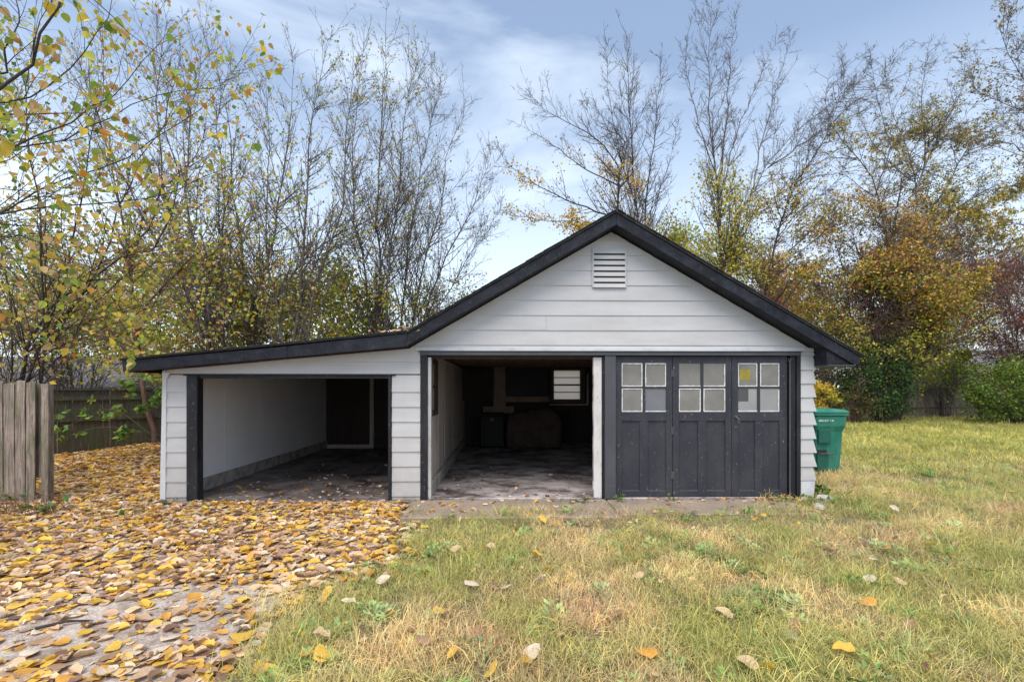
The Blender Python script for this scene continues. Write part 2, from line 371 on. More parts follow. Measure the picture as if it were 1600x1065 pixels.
for kx in range(8):                        # corner columns
    z0 = 0.06 + EX * kx; z1 = z0 + EX + 0.001
    j = [rnd.uniform(-.003, .003) for _ in range(6)]
    zt = z1 if kx < 7 else z1 + 0.028
    board([(-4.955 + j[0], z0), (-4.655, z0 + j[1]), (-4.655, zt), (-4.955 + j[0], zt)], z0, z1)
    board([(-1.655, z0), (-1.236, z0 + j[2]), (-1.236, zt), (-1.655, zt)], z0, z1)
for kx in range(10):                       # right corner, flared lips
    z0 = 0.275 + 0.2075 * kx; z1 = z0 + 0.2085
    fl = 0.045 + rnd.uniform(-0.004, 0.006) + (0.012 if 1 <= kx <= 2 else 0)
    if kx == 9: z1 = 2.205
    board([(4.455, z0), (4.645 + fl, z0 + rnd.uniform(-.004, .004)), (4.65, z1), (4.455, z1)], z0, z1, 0.024)
# lean-to header boards
board([(-4.98, 1.872), (-1.236, 1.872), (-1.236, 2.045), (-3.6, 2.045), (-4.98, roof_under(-4.98))], 1.872, 2.045)
board([(-3.6, 2.046), (-1.236, 2.046), (-1.236, 2.262), (-1.372, 2.262), (BX, BZ)], 2.046, 2.262)
# gable boards
zs = [2.262] + [2.298 + 0.2229 * i for i in range(0, 8)]
VX0, VX1, VZ0, VZ1 = 1.328, 1.817, 3.165, 3.735
def xl(z): return RX - (RZ - z) / SL
def xr(z): return min(4.655, RX + (RZ - z) / SL)
for i in range(0, len(zs)):
    z0 = zs[i]; z1 = min(zs[i + 1] + .0006 if i < len(zs) - 1 else 9, RZ - 0.002)
    segs = []
    if i in (2,):
        s = rnd.uniform(0.2, 3.0); segs = [(None, s), (s + 0.003, None)]
    else: segs = [(None, None)]
    for a, b in segs:
        lo = [(xl(z0) if a is None else a, z0), (xr(z0) if b is None else b, z0)]
        hi = [(xr(z1) if b is None else b, z1), (xl(z1) if a is None else a, z1)]
        if hi[0][0] - hi[1][0] < 0.01: hi = [(RX, z1)]
        if lo[1][0] <= lo[0][0]: continue
        board(lo + hi, z0, z1, 0.017 if i else .012)
part(nails, 'nail_heads', M['concrete'])['kind'] = 'stuff'
part(MB().box(-1.30, 4.50, -0.024, 0.0, 2.205, 2.262), 'header_board', M['trimwhite'], 0.003)
part(MB().box(4.50, 4.66, -0.018, 0.0, 2.205, 2.262), 'header_board', M['white'], 0.003)
part(MB().box(-1.372, -1.30, -0.018, 0.0, 2.205, 2.262), 'header_board', M['white'])
# sheathing behind the boards
part(MB().prism([(-4.98, 1.86), (-1.25, 1.86), (-1.25, 2.2), (4.64, 2.2), (4.64, roof_under(4.64) - .004), (RX, RZ - .004), (BX, BZ - .004), (-4.98, roof_under(-4.98) - .004)], 0.006, 0.09), 'front_wall', M['rafter'])
part(MB().box(-4.97, -4.66, 0.006, 0.09, 0.05, 1.86), 'front_wall', M['rafter'])
part(MB().box(-1.65, -1.24, 0.006, 0.12, 0.05, 1.86), 'front_wall', M['rafter'])
part(MB().box(4.46, 4.64, 0.006, 0.12, 0.05, 2.2), 'front_wall', M['rafter'])
# corner boards
part(MB().prism([(-5.04, 0.02), (-4.958, 0.02), (-4.945, 1.79), (-4.955, roof_under(-4.95) - .002), (-5.0, roof_under(-5.0) - .002)], -0.026, 0.02), 'corner_board', M['trimwhite'], 0.002)
part(MB().prism([(-4.995, 1.80), (-4.93, 1.80), (-4.90, 1.862), (-4.86, 1.886), (-4.995, 1.895)], -0.04, -0.024), 'corner_bracket', M['trimwhite'])
# foundations
part(MB().box(-1.66, -1.235, -0.006, 0.12, -0.15, 0.062), 'foundation', M['concrete'], 0.006)
part(MB().box(-4.97, -4.66, -0.004, 0.12, -0.15, 0.055), 'foundation', M['concrete'], 0.006)
part(MB().prism([(4.46, -.1), (4.62, -.1), (4.665, 0.09), (4.68, .272), (4.46, .272)], -0.016, 0.12), 'foundation', M['trimwhite'], 0.006, 'chipped pale painted foundation block')
# posts and black trims
part(MB().box(-4.645, -4.487, -0.045, 0.11, -0.05, 1.85), 'post', M['black'], 0.008)
part(MB().box(-1.705, -1.662, -0.035, 0.10, -0.06, 1.84), 'post', M['black'], 0.004)
part(MB().box(-4.70, -1.60, -0.034, 0.09, 1.842, 1.868), 'carport_header', M['black'], 0.004)
part(MB().box(-4.487, -1.705, -0.008, 0.09, 1.802, 1.842), 'carport_header', M['black'], 0.003)
part(MB().box(-1.233, -1.135, -0.030, 0.10, -0.02, 2.145), 'door_jamb', M['black'], 0.004)
part(MB().box(-1.132, -1.085, 0.03, 0.16, 0.0, 2.12), 'door_stop', M['peeling'], 0.004)
part(MB().box(-1.24, 4.455, -0.035, 0.10, 2.146, 2.203), 'door_header', M['doortrim'], 0.004)
part(MB().box(-1.27, 4.48, -0.05, 0.0, 2.2035, 2.212), 'drip_cap', M['doortrim'])
part(MB().box(1.508, 1.672, -0.022, 0.10, 0.01, 2.144), 'door_post', M['doortrim'], 0.004)
part(MB().box(1.512, 1.668, -0.026, -0.0, 0.01, 0.21), 'post_patch', M['doortrim'], 0.004)
mbx = MB(); rr = random.Random(2)
zz = [0.0 + i * 2.12 / 16 for i in range(17)]
for i in range(16):
    a0, a1 = 1.352 + rr.uniform(-.008, .004), 1.352 + rr.uniform(-.008, .004)
    mbx.poly([(a0, .03, zz[i]), (1.468, .03, zz[i]), (1.468, .12, zz[i]), (a0, .12, zz[i]), (a1, .03, zz[i + 1]), (1.468, .03, zz[i + 1]), (1.468, .12, zz[i + 1]), (a1, .12, zz[i + 1])],
             [(0, 1, 5, 4), (1, 2, 6, 5), (2, 3, 7, 6), (3, 0, 4, 7)] + ([(0, 3, 2, 1)] if i == 0 else []) + ([(4, 5, 6, 7)] if i == 15 else []))
part(mbx, 'door_stop', M['peeling'], 0, 'peeling white painted door stop with chipped edge')
part(MB().box(1.469, 1.506, 0.02, 0.12, 0.0, 2.144), 'gap_shade_strip', M['black'])  # black strip painted in for the shaded gap between stop and post
part(MB().box(4.31, 4.39, 0.0, 0.09, -0.01, 2.144), 'door_jamb', M['black'], 0.004)
part(MB().box(4.393, 4.453, -0.03, 0.10, -0.03, 2.144), 'door_jamb', M['black'], 0.005)
part(MB().tube([(4.285, -0.012, 2.10), (4.262, -0.03, 2.095), (4.262, -0.03, 2.06)], 0.009), 'door_hook', M['metal'])
part(MB().tube([(4.296, -0.01, 0.06), (4.296, -0.012, 2.06), (4.31, -0.015, 2.1)], 0.013), 'door_rod', M['doortrim'])

# ---- charcoal doors: three leaves
def leaf(x0, x1, side):
    D0 = 0.03; z0, z1 = 0.022, 2.135; cx = (x0 + x1) / 2
    g = 0.003; a, b = x0 + g, x1 - g
    sl = 0.095; wl, wr = a + sl, b - sl
    if side == 'r': wr = b - 0.12
    px0, px1 = wl + 0.005, wr - 0.005; mid = (px0 + px1) / 2
    m = MB()
    m.box(a, wl, D0, D0 + .04, z0, z1); m.box(wr, b, D0, D0 + .04, z0, z1)             # stiles
    m.box(wl, wr, D0 + .001, D0 + .039, 2.035, z1); m.box(wl, wr, D0 + .001, D0 + .039, 1.165, 1.305); m.box(wl, wr, D0 + .001, D0 + .039, z0, 0.115)
    m.box(mid - .022, mid + .022, D0 + .003, D0 + .037, 1.305, 2.035); m.box(wl, mid - .022, D0 + .003, D0 + .037, 1.655, 1.685); m.box(mid + .022, wr, D0 + .003, D0 + .037, 1.655, 1.685)
    m.box(mid - .062, mid + .062, D0 + .002, D0 + .038, .115, 1.165)
    d = part(m, 'door', M['door'], 0.0035)
    for (u0, u1) in ((wl, mid - .062), (mid + .062, wr)):
        part(MB().box(u0, u1, D0 + .022, D0 + .032, .115, 1.165), 'panel', M['door'], 0, None, d)
        part(MB().prism([(u0 + .008, .1155), (u1 - .008, .1155), (u1 - .004, .128), (u0 + .004, .128)], D0 + .006, D0 + .022), 'panel_sill', M['doortrim'], 0, None, d)
    return d, wl, wr, mid
rp = random.Random(11)
def pane(d, u0, u1, v0, v1, mat, rim, dy=0.03):
    p = part(MB().box(u0, u1, dy + .016, dy + .022, v0, v1), 'pane', M[mat], 0, None, d)
    if rim:
        m = MB(); t = 0.014
        def strip(ax, fixed, lo, hi, inward):
            n = 9; pts = []
            for i in range(n + 1):
                s = lo + (hi - lo) * i / n; wdt = t * rp.uniform(0.65, 1.15)
                pts.append((s, wdt))
            for i in range(n):
                (s0, w0), (s1, w1) = pts[i], pts[i + 1]
                if ax == 'h': q = [(s0, fixed), (s1, fixed), (s1, fixed + inward * w1), (s0, fixed + inward * w0)]
                else: q = [(fixed, s0), (fixed, s1), (fixed + inward * w1, s1), (fixed + inward * w0, s0)]
                ar = sum(q[j][0] * q[(j + 1) % 4][1] - q[(j + 1) % 4][0] * q[j][1] for j in range(4))
                if ar < 0: q = q[::-1]
                m.prism(q, dy + .006, dy + .016)
        if 'b' in rim: strip('h', v0, u0, u1, 1)
        if 't' in rim: strip('h', v1, u0, u1, -1)
        if 'l' in rim: strip('v', u0, v0 + t, v1 - t, 1)
        if 'r' in rim: strip('v', u1, v0 + t, v1 - t, -1)
        part(m, 'putty', M['putty'], 0, None, d)
    return p
spec = [(1.675, 2.539, '', [('pane', 'btlr'), ('pane', 'btlr'), ('pane', 'btlr'), ('panebacked', 'b')]),
        (2.539, 3.437, '', [('pane', 'b'), ('pane', 'br'), ('pane', 'btlr'), ('pane', 'btlr')]),
        (3.437, 4.285, 'r', [('pane', 'btlr'), ('pane', 'btlr'), ('panereflection', 'b'), ('panereflection', 'br')])]
doors = []
for x0, x1, s, ps in spec:
    d, wl, wr, mid = leaf(x0, x1, s)
    cells = [(wl, mid - .022, 1.685, 2.035), (mid + .022, wr, 1.685, 2.035), (wl, mid - .022, 1.305, 1.655), (mid + .022, wr, 1.305, 1.655)]
    for cell, (mt, rim) in zip(cells, ps): pane(d, *cell, mt, rim)
    doors.append((d, wl, wr, mid))
d3, wl, wr, mid = doors[2]
part(MB().box(wl + .03, wl + .19, .0435, .0455, 1.78, 1.94), 'paper', M['paper'], 0, 'yellow paper stuck behind the upper left pane', d3)
part(MB().box(wl + .002, wl + .16, .0435, .0455, 1.46, 1.65), 'dark_patch', M['panedark'], 0, None, d3)
part(MB().tube([(3.49, .03, 1.225), (3.49, -.0, 1.225), (3.515, -.028, 1.20), (3.515, -.03, 1.13), (3.495, -.005, 1.075), (3.49, .03, 1.07)], [.014, .014, .009, .009, .014, .02], 8), 'handle', M['metal'], 0, None, d3)
part(MB().tube([(3.49, .03, 1.065), (3.49, .018, 1.065)], .025, 10), 'handle_plate', M['metal'], 0, None, d3)
part(MB().tube([(3.49, .03, 1.228), (3.49, .018, 1.228)], .022, 10), 'handle_plate', M['metal'], 0, None, d3)
for zz_ in (1.88, 1.02, .35):
    part(MB().box(2.515, 2.563, .022, .03, zz_ - .055, zz_ + .055), 'hinge', M['doortrim'], 0.002, None, doors[0][0])
    part(MB().tube([(2.539, .02, zz_ - .05), (2.539, .02, zz_ + .05)], .009), 'hinge_pin', M['doortrim'], 0, None, doors[0][0])

# ---- gable vent
vent = part(MB().box(VX0, VX1, -.024, .003, VZ0, VZ1), 'gable_vent', M['navy'])
for a in ((VX0 - .012, VX0 + .012, VZ0 - .012, VZ1 + .012), (VX1 - .012, VX1 + .012, VZ0 - .012, VZ1 + .012)):
    part(MB().box(a[0], a[1], -.036, -.0, a[2], a[3]), 'vent_frame', M['white'], .002, None, vent)
for i in range(7):
    z0 = VZ0 - .01 + i * (VZ1 - VZ0 + .02) / 7; h = (VZ1 - VZ0 + .02) / 7 * (.72 if i < 6 else 0.9)
    part(MB().poly([(VX0 + .012, -.046, z0), (VX1 - .012, -.046, z0), (VX1 - .012, -.026, z0 + h), (VX0 + .012, -.026, z0 + h),
                    (VX0 + .012, -.038, z0 - .002), (VX1 - .012, -.038, z0 - .002), (VX1 - .012, -.022, z0 + h), (VX0 + .012, -.022, z0 + h)],
                   [(0, 1, 2, 3), (7, 6, 5, 4), (0, 4, 5, 1), (3, 2, 6, 7), (0, 3, 7, 4), (1, 5, 6, 2)]), 'slat', M['white'], 0, None, vent)

# ---- roof
OV = -0.33
def rake(name, pts, y0, y1, mat, bevel=0.0): return part(MB().prism(pts, y0, y1), name, mat, bevel)
FT = 0.165
LXE, RXE = -5.352, 5.113
fasc = [
    [(RX, RZ), (RXE, RZ - SL * (RXE - RX)), (RXE + .018, RZ - SL * (RXE + .018 - RX) + FT), (RX, RZ + FT + .005)],
    [(BX, BZ), (RX - .001, RZ), (RX - .001, RZ + FT + .005), (BX + 0.05, BZ + SL * .05 + FT)],
]
rake('fascia', fasc[0], OV, OV + .03, M['fascia'], .004)
rake('fascia', fasc[1], OV, OV + .03, M['fascia'], .004)
jx = -3.05
def sh(x): return BZ + SH * (x - BX)
rake('fascia', [(jx + .002, sh(jx)), (BX - .001, BZ), (BX + 0.049, BZ + SL * .05 + FT), (jx + .002, sh(jx) + .158)], OV - .002, OV + .03, M['fascia'], .004)
rake('fascia', [(LXE + .012, sh(LXE)), (jx, sh(jx)), (jx, sh(jx) + .155), (LXE, sh(LXE) + .153)], OV, OV + .03, M['fascia'], .004)
YB = 7.25
up = 0.06
def roofpart(pts): return part(MB().prism(pts, OV + .031, YB), 'roof', M['rafter'])
th = 0.10
roofpart([(RX, RZ + up), (RXE, RZ - SL * (RXE - RX) + up), (RXE, RZ - SL * (RXE - RX) + up + th), (RX, RZ + up + th)])
roofpart([(BX, BZ + up), (RX - .001, RZ + up), (RX - .001, RZ + up + th), (BX, BZ + up + th)])
roofpart([(LXE + .01, sh(LXE) + up), (BX - .001, BZ + up), (BX - .001, BZ + up + th), (LXE + .01, sh(LXE) + up + .09)])
def shingles(pts): return part(MB().prism(pts, OV - .02, YB + .02), 'roof_shingles', M['shingle'], 0.0)
c0 = FT + .006
shingles([(RX, RZ + c0 + .004), (RXE + .05, RZ - SL * (RXE + .05 - RX) + c0), (RXE + .05, RZ - SL * (RXE + .05 - RX) + c0 + .02), (RX, RZ + c0 + .034)])
shingles([(BX + .06, BZ + SL * .06 + c0 + .0), (RX - .002, RZ + c0 + .004), (RX - .002, RZ + c0 + .034), (BX + .06, BZ + SL * .06 + c0 + .022)])
shingles([(LXE - .02, sh(LXE) + .158), (BX + .055, BZ + SL * .055 + c0 - .003), (BX + .055, BZ + SL * .055 + c0 + .017), (LXE - .02, sh(LXE) + .174)])
rs_ = random.Random(17)
def shingle_ends(xa, za, xb, zb_):
    n_ = max(1, int(math.hypot(xb - xa, zb_ - za) / .145)); dx, dz = (xb - xa) / n_, (zb_ - za) / n_; hy = math.hypot(dx, dz); nx2, nz2 = -dz / hy, dx / hy
    for i_ in range(n_):
        a_ = (xa + dx * i_, za + dz * i_); b_ = (xa + dx * (i_ + .97), za + dz * (i_ + .97)); t0_, t1_ = rs_.uniform(.0, .004), rs_.uniform(.009, .018)
        part(MB().prism([(a_[0] + nx2 * t0_, a_[1] + nz2 * t0_), (b_[0] + nx2 * t0_, b_[1] + nz2 * t0_), (b_[0] + nx2 * (t1_ - .004), b_[1] + nz2 * (t1_ - .004)), (a_[0] + nx2 * t1_, a_[1] + nz2 * t1_)], OV - .03 - rs_.uniform(0, .018), OV + .26), 'shingle', M['shingle'])
shingle_ends(RX + .01, RZ + c0 + .032, RXE + .05, RZ - SL * (RXE + .05 - RX) + c0 + .020)
shingle_ends(BX + .06, BZ + SL * .06 + c0 + .022, RX - .01, RZ + c0 + .032)
shingle_ends(LXE - .02, sh(LXE) + .174, BX + .05, BZ + SL * .055 + c0 + .017)
# soffits under the rakes (dark) and the eave box at the right
part(MB().prism([(RX, RZ + .02), (RXE, RZ + .02 - SL * (RXE - RX)), (RXE, RZ + .035 - SL * (RXE - RX)), (RX, RZ + .035)], OV + .031, 0.0), 'soffit', M['fascia'])
part(MB().prism([(BX, BZ + .02), (RX - .001, RZ + .02), (RX - .001, RZ + .035), (BX, BZ + .035)], OV + .031, 0.0), 'soffit', M['fascia'])
part(MB().prism([(LXE + .02, sh(LXE) + .02), (BX - .001, BZ + .02), (BX - .001, BZ + .035), (LXE + .02, sh(LXE) + .035)], OV + .031, 0.0), 'soffit', M['fascia'])
zb = 1.985
part(MB().prism([(4.662, zb + .012), (RXE - .03, zb + .012), (4.662, RZ - SL * (4.662 - RX) + .018)], OV + .034, YB - .02), 'eave_box', M['fascia'])
part(MB().box(4.655, RXE - .0, OV + .0, YB, zb - .004, zb + .010), 'soffit', M['doortrim'])
part(MB().box(LXE + .0, LXE + .022, OV + .031, YB, sh(LXE), sh(LXE) + .152), 'eave_fascia', M['fascia'])

# ---- walls and interior
def wallpart(name, x0, x1, y0, y1, z0, z1, mat, label=None): return part(MB().box(x0, x1, y0, y1, z0, z1), name, mat, 0, label)
wallpart('side_wall', -5.0, -4.885, 0.02, 6.3, 0.2, 1.90, M['rafter'])
for i_ in range(5):
    part(MB().box(-4.884, -4.87, .1 + 1.222 * i_, .1 + 1.222 * i_ + 1.2185, .203, 1.9), 'wall_sheet', M['plaster'], .002)
part(MB().box(-4.98, -4.835, 0.12, 6.3, -0.1, 0.2), 'foundation', M['concrete'], 0.012)
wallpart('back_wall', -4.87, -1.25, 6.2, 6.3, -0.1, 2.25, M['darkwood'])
p0, p1 = at(578, 604, 13.40), at(584, 604, 13.40)
wallpart('wall_stud', p0.x, p1.x, 6.14, 6.2, 0.03, 2.1, M['rawwood']); wallpart('wall_sill', at(512, 604, 13.4).x - .3, p1.x, 6.12, 6.2, 0.0, 0.1, M['rawwood'])
# partition (has a window near the front)
WY0, WY1, WZ0, WZ1 = 0.42, 1.12, 1.27, 2.08
for b in ((0.13, WY0, .2, 2.35), (WY1, 7.0, .2, 2.35), (WY0, WY1, .2, WZ0), (WY0, WY1, WZ1, 2.35)):
    wallpart('partition_wall', -1.25, -1.17, *b, M['rafter'])
rb = random.Random(8)
y = 0.165
while y < 6.95:                           # vertical boards lining the partition
    wd = rb.uniform(.17, .24); y2 = min(y + wd, 6.98)
    zlo, zhi = .21, 2.2
    if y2 > WY0 - .02 and y < WY1 + .02: zhi = WZ0 - .03
    x = -1.17; t = rb.uniform(.014, .024)
    part(MB().box(x + .0005, x + t, y + .004, y2 - .004, zlo, zhi), 'lining_board', M['rawwood'], .002)
    y = y2
part(MB().box(-1.24, -1.09, 0.13, 7.0, -0.1, 0.2), 'foundation', M['concrete'], 0.012)
wf = part(MB().box(-1.165, -1.125, WY0 - .05, WY0 + .02, WZ0 - .06, WZ1 + .05).box(-1.165, -1.125, WY1 - .02, WY1 + .05, WZ0 - .06, WZ1 + .05).box(-1.165, -1.127, WY0 + .02, WY1 - .02, WZ0 - .06, WZ0 + .02).box(-1.165, -1.127, WY0 + .02, WY1 - .02, WZ1 - .02, WZ1 + .05), 'window', M['darkwood'])
part(MB().box(-1.205, -1.199, WY0, WY1, WZ0, WZ1), 'pane', M['frosted_tan'], 0, None, wf)
part(MB().box(-1.195, -1.165, (WY0 + WY1) / 2 - .012, (WY0 + WY1) / 2 + .012, WZ0, WZ1).box(-1.193, -1.167, WY0, WY1, 1.66, 1.69), 'muntin', M['darkwood'], 0, None, wf)
# right wall, back wall with window
part(MB().box(4.54, 4.64, 0.12, 7.1, -.1, 2.23), 'side_wall', M['rafter'])
for i in range(9):                        # clapboards on the outer right wall
    z0 = .275 + .2075 * i
    for (ya, yb) in ((0.006, 3.6), (3.603, 7.1)):
        part(MB().poly([(4.642, ya, z0), (4.690, ya, z0), (4.652, ya, z0 + .208), (4.642, ya, z0 + .208), (4.642, yb, z0), (4.690, yb, z0), (4.652, yb, z0 + .208), (4.642, yb, z0 + .208)],
                       [(0, 1, 2, 3), (7, 6, 5, 4), (0, 4, 5, 1), (1, 5, 6, 2), (2, 6, 7, 3), (3, 7, 4, 0)]), 'siding_board', M['white'])
part(MB().box(4.57, 4.66, 0.12, 7.1, -.1, .272), 'foundation', M['concrete'])
bd = 14.24
w0, w1 = at(865, 578, bd - .04), at(907, 624, bd - .04)
bx0, bx1, bz1, bz0 = w0.x, w1.x, w0.z, w1.z
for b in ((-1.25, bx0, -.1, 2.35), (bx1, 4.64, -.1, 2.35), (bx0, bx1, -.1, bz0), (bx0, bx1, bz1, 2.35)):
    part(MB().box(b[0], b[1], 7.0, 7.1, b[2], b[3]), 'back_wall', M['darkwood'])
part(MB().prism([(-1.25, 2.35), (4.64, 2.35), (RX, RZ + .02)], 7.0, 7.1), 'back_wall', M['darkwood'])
wf = part(MB().box(bx0 - .1, bx0 + .01, 6.95, 7.0, bz0 - .1, bz1 + .06).box(bx1 - .01, bx1 + .13, 6.95, 7.0, bz0 - .1, bz1 + .06).box(bx0 + .01, bx1 - .01, 6.952, 7.0, bz0 - .1, bz0 + .01).box(bx0 + .01, bx1 - .01, 6.952, 7.0, bz1 - .01, bz1 + .06), 'window', M['rafter'])
hh = (bz1 - bz0) / 4
for i in range(4):
    part(MB().box(bx0, bx1, 7.04, 7.046, bz0 + i * hh + .008, bz0 + (i + 1) * hh - .008), 'pane', M['frosted'], 0, None, wf)
    if i: part(MB().box(bx0, bx1, 7.02, 7.05, bz0 + i * hh - (.022 if i == 2 else .01), bz0 + i * hh + (.022 if i == 2 else .01)), 'muntin', M['darkwood'], 0, None, wf)
part(MB().box(bx0 - .1, bx1 + .22, 6.93, 6.99, bz0 - .16, bz0 - .135).box(bx1 + .19, bx1 + .225, 6.93, 6.99, bz0 - .135, bz1 - .12), 'window_trim', M['peeling'], 0, None, wf)
for i in range(11):                       # ceiling joists
    yy = .35 + i * .62
    part(MB().box(-1.12, 4.53, yy, yy + .045, 2.235, 2.36), 'ceiling_joist', M['rafter'])
part(MB().box(-1.15, 4.55, .13, .17, 2.10, 2.2), 'ceiling_joist', M['darkwood'])

# ---- things inside
bk = 14.1
def inbox(name, label, cat, px0, px1, py0, py1, d0, depth, mat, extra=None):
    a, b = at(px0, py0, d0), at(px1, py1, d0)
    e = tag(empty(name, ((a.x + b.x) / 2, d0 - CD + depth / 2, max(b.z, .022))), label, cat)
    return e, a.x - e.location.x, b.x - e.location.x, b.z - e.location.z, a.z - e.location.z
# dark board leaning on the wall top
e, x0, x1, z0, z1 = inbox('wall_panel', 'dark navy sheet hung on the back wall beside the lit window', 'panel', 790, 857, 571, 619, 14.0, .04, M['navy'])
part(MB().box(x0, x1, -.02, .02, z0, z1), 'sheet', M['navy'], .004, None, e); part(MB().box(x0 - .01, x1 + .02, -.03, .02, z0 - .16, z0 - .01), 'ledge_board', M['cardboard'], .004, None, e)
# wall cabinet
e, x0, x1, z0, z1 = inbox('wall_cabinet', 'dark wooden cabinet high on the rear wall, in the garage corner', 'cabinet', 722, 771, 575, 626, 13.6, .35, M['darkwood'])
part(MB().box(x0, x1, -.15, .2, z0, z1), 'body', M['darkwood'], .004, None, e)
for s in (0, 1): part(MB().box(x0 + .01 + s * (x1 - x0) / 2, x0 - .01 + (s + 1) * (x1 - x0) / 2, -.17, -.152, z0 + .02, z1 - .02), 'door', M['darkwood'], .003, None, e)
# brown hardboard sheet leaning
e, x0, x1, z0, z1 = inbox('hardboard_sheet', 'tall brown hardboard sheet standing between the wall cabinet and the navy panel', 'board', 771, 790, 573, 640, 13.95, .05, M['cardboard'])
part(MB().prism([(x0, z0), (x1, z0), (x1 - .01, z1), (x0 + .01, z1)], -.01, .012), 'sheet', M['cardboard'], .002, None, e)
part(MB().prism([(x0 - .3, z0 - .1), (x1 + .25, z0 - .1), (x1 + .25, z0 + .1), (x0 - .3, z0 + .1)], -.04, -.012), 'lower_sheet', M['cardboard'], .002, None, e)
# low chest
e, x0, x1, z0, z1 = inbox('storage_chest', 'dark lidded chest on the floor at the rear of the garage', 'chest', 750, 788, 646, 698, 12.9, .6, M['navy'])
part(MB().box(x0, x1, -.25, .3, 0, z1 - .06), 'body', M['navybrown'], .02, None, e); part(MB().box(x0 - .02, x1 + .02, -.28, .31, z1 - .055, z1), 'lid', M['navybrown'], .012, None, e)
part(MB().box(-.04, .04, -.275, -.255, z1 - .2, z1 - .12), 'latch', M['metal'], .003, None, e)
# sofa
e, x0, x1, z0, z1 = inbox('covered_crate', 'rounded crate under a brown blanket on the floor below the back window', 'crate', 791, 878, 640, 700, 12.9, .8, M['fabric'])
nx_, nz_ = 22, 9; vs_ = []; rc_ = random.Random(3); wv_ = [rc_.uniform(0, 6) for _ in range(4)]
for i_ in range(nx_ + 1):
    u_ = i_ / nx_; xx_ = x0 + (x1 - x0) * u_; ed_ = min(1, 5 * min(u_, 1 - u_)) ** .4; top_ = z1 * (.80 + .20 * ed_) - .05 * math.sin(u_ * 5 + 1) - .03
    for j_ in range(nz_ + 1):
        v_ = j_ / nz_
        if v_ < .6: zz2 = top_ * v_ / .6; yy2 = -.33 + .035 * math.sin(u_ * 38 + wv_[0] + math.sin(v_ * 4)) * (1 - v_) - .02
        else: zz2 = top_ + .02 * math.sin((v_ - .6) * 7.8); yy2 = -.33 + (v_ - .6) / .4 * .7
        vs_.append((xx_, yy2, max(zz2, .003)))
fs_ = [(i_ * (nz_ + 1) + j_, (i_ + 1) * (nz_ + 1) + j_, (i_ + 1) * (nz_ + 1) + j_ + 1, i_ * (nz_ + 1) + j_ + 1) for i_ in range(nx_) for j_ in range(nz_)]
bl_ = MB().poly(vs_, fs_).build('blanket', M['fabric'], e, 0, True); sd_ = bl_.modifiers.new('thick', 'SOLIDIFY'); sd_.thickness = .012
part(MB().box(x0 + .03, x1 - .03, -.28, .33, 0, z1 * .74), 'crate_body', M['darkwood'], .01, None, e)

# ------------------------------------------------------------------ fences
rf = random.Random(21)
def plank_mesh(wd, h, lean, ragged, seed):
    r_ = random.Random(seed); m = MB(); n = 7; vs = []
    for side in (-.011, .011):
        for i in range(n + 1):
            z = h * i / n; a = r_.uniform(-.004, .004) * ragged
            b = r_.uniform(-.004, .004) * ragged; cv = r_.uniform(-.003, .003)
            lo = (r_.uniform(0, .05) if i == 0 else 0) * ragged; hi = (-r_.uniform(0, .03) if i == n else 0) * ragged
            hm = .0 if i < n else r_.uniform(-.005, .02)
            vs += [(-wd / 2 + a + lean * z, side + cv, z + lo + hi), (lean * z, side + cv - .002, z + hm + (lo * .3)), (wd / 2 + b + lean * z, side + cv, z + hi * .6 + lo * .6)]
    k = 3 * (n + 1); fs = []
    for i in range(n):
        for j in range(2):
            p = i * 3 + j; fs.append((p, p + 1, p + 4, p + 3)); fs.append((k + p, k + p + 3, k + p + 4, k + p + 1))
        fs.append((i * 3, i * 3 + 3, k + i * 3 + 3, k + i * 3)); fs.append((i * 3 + 2, k + i * 3 + 2, k + i * 3 + 5, i * 3 + 5))
    fs += [(0, k, k + 1, 1), (1, k + 1, k + 2, 2)]; t = n * 3; fs += [(t, t + 1, k + t + 1, k + t), (t + 1, t + 2, k + t + 2, k + t + 1)]
    m.poly(vs, fs); return m
def run_fence(E, p, q, zb, zt, wd, mat, name='plank', gap=.006, jig=.02, off=0.0, missing=(), base=0):
    """planks from p to q (x, y); zb, zt functions of t"""
    p = Vector((*p, 0)); q = Vector((*q, 0)); Ld = (q - p).length; ang = math.atan2(q.y - p.y, q.x - p.x); s = 0; i = 0
    while s < Ld:
        wv = wd * rf.uniform(.88, 1.1); t = (s + wv / 2) / Ld
        if i not in missing:
            b = zb(t) + rf.uniform(-jig, jig); tp = zt(t) + rf.uniform(-jig, jig)
            o = plank_mesh(wv - gap, tp - b, rf.uniform(-.006, .006), 1.0, base + i).build(name, mat, E)
            c_ = p.lerp(q, min(t, 1)); o.location = Vector((c_.x, c_.y, b)) + Vector((math.sin(ang), -math.cos(ang), 0)) * off - E.location
            o.rotation_euler.z = ang
        s += wv; i += 1
# near fence at the left edge
F1 = tag(empty('wooden_fence', (-7.2, 0.0, 0)), 'weathered grey plank fence end standing nearest, at the left edge', 'fence')
def rel(E, mb, name, mat, bevel=0, label=None):
    v = E.location; mb.v = [(a - v.x, b - v.y, c - v.z) for a, b, c in mb.v]; return part(mb, name, mat, bevel, label, E)
run_fence(F1, (-9.3, 0.05), (-6.86, -.02), lambda t: .10 - .10 * t, lambda t: 1.735, .158, M['fence'], jig=.03, base=100, gap=.014)
run_fence(F1, (-9.3, 0.12), (-6.72, .05), lambda t: .36, lambda t: 1.70, .15, M['fence'], jig=.05, base=300)
rel(F1, MB().box(-6.70, -6.60, -.08, .02, -.1, 1.72), 'fence_post', M['fence'], .006)
rel(F1, MB().box(-9.3, -6.72, .065, .105, .45, .53), 'rail', M['fencedark']); rel(F1, MB().box(-9.3, -6.72, .065, .105, 1.35, 1.43), 'rail', M['fencedark'])
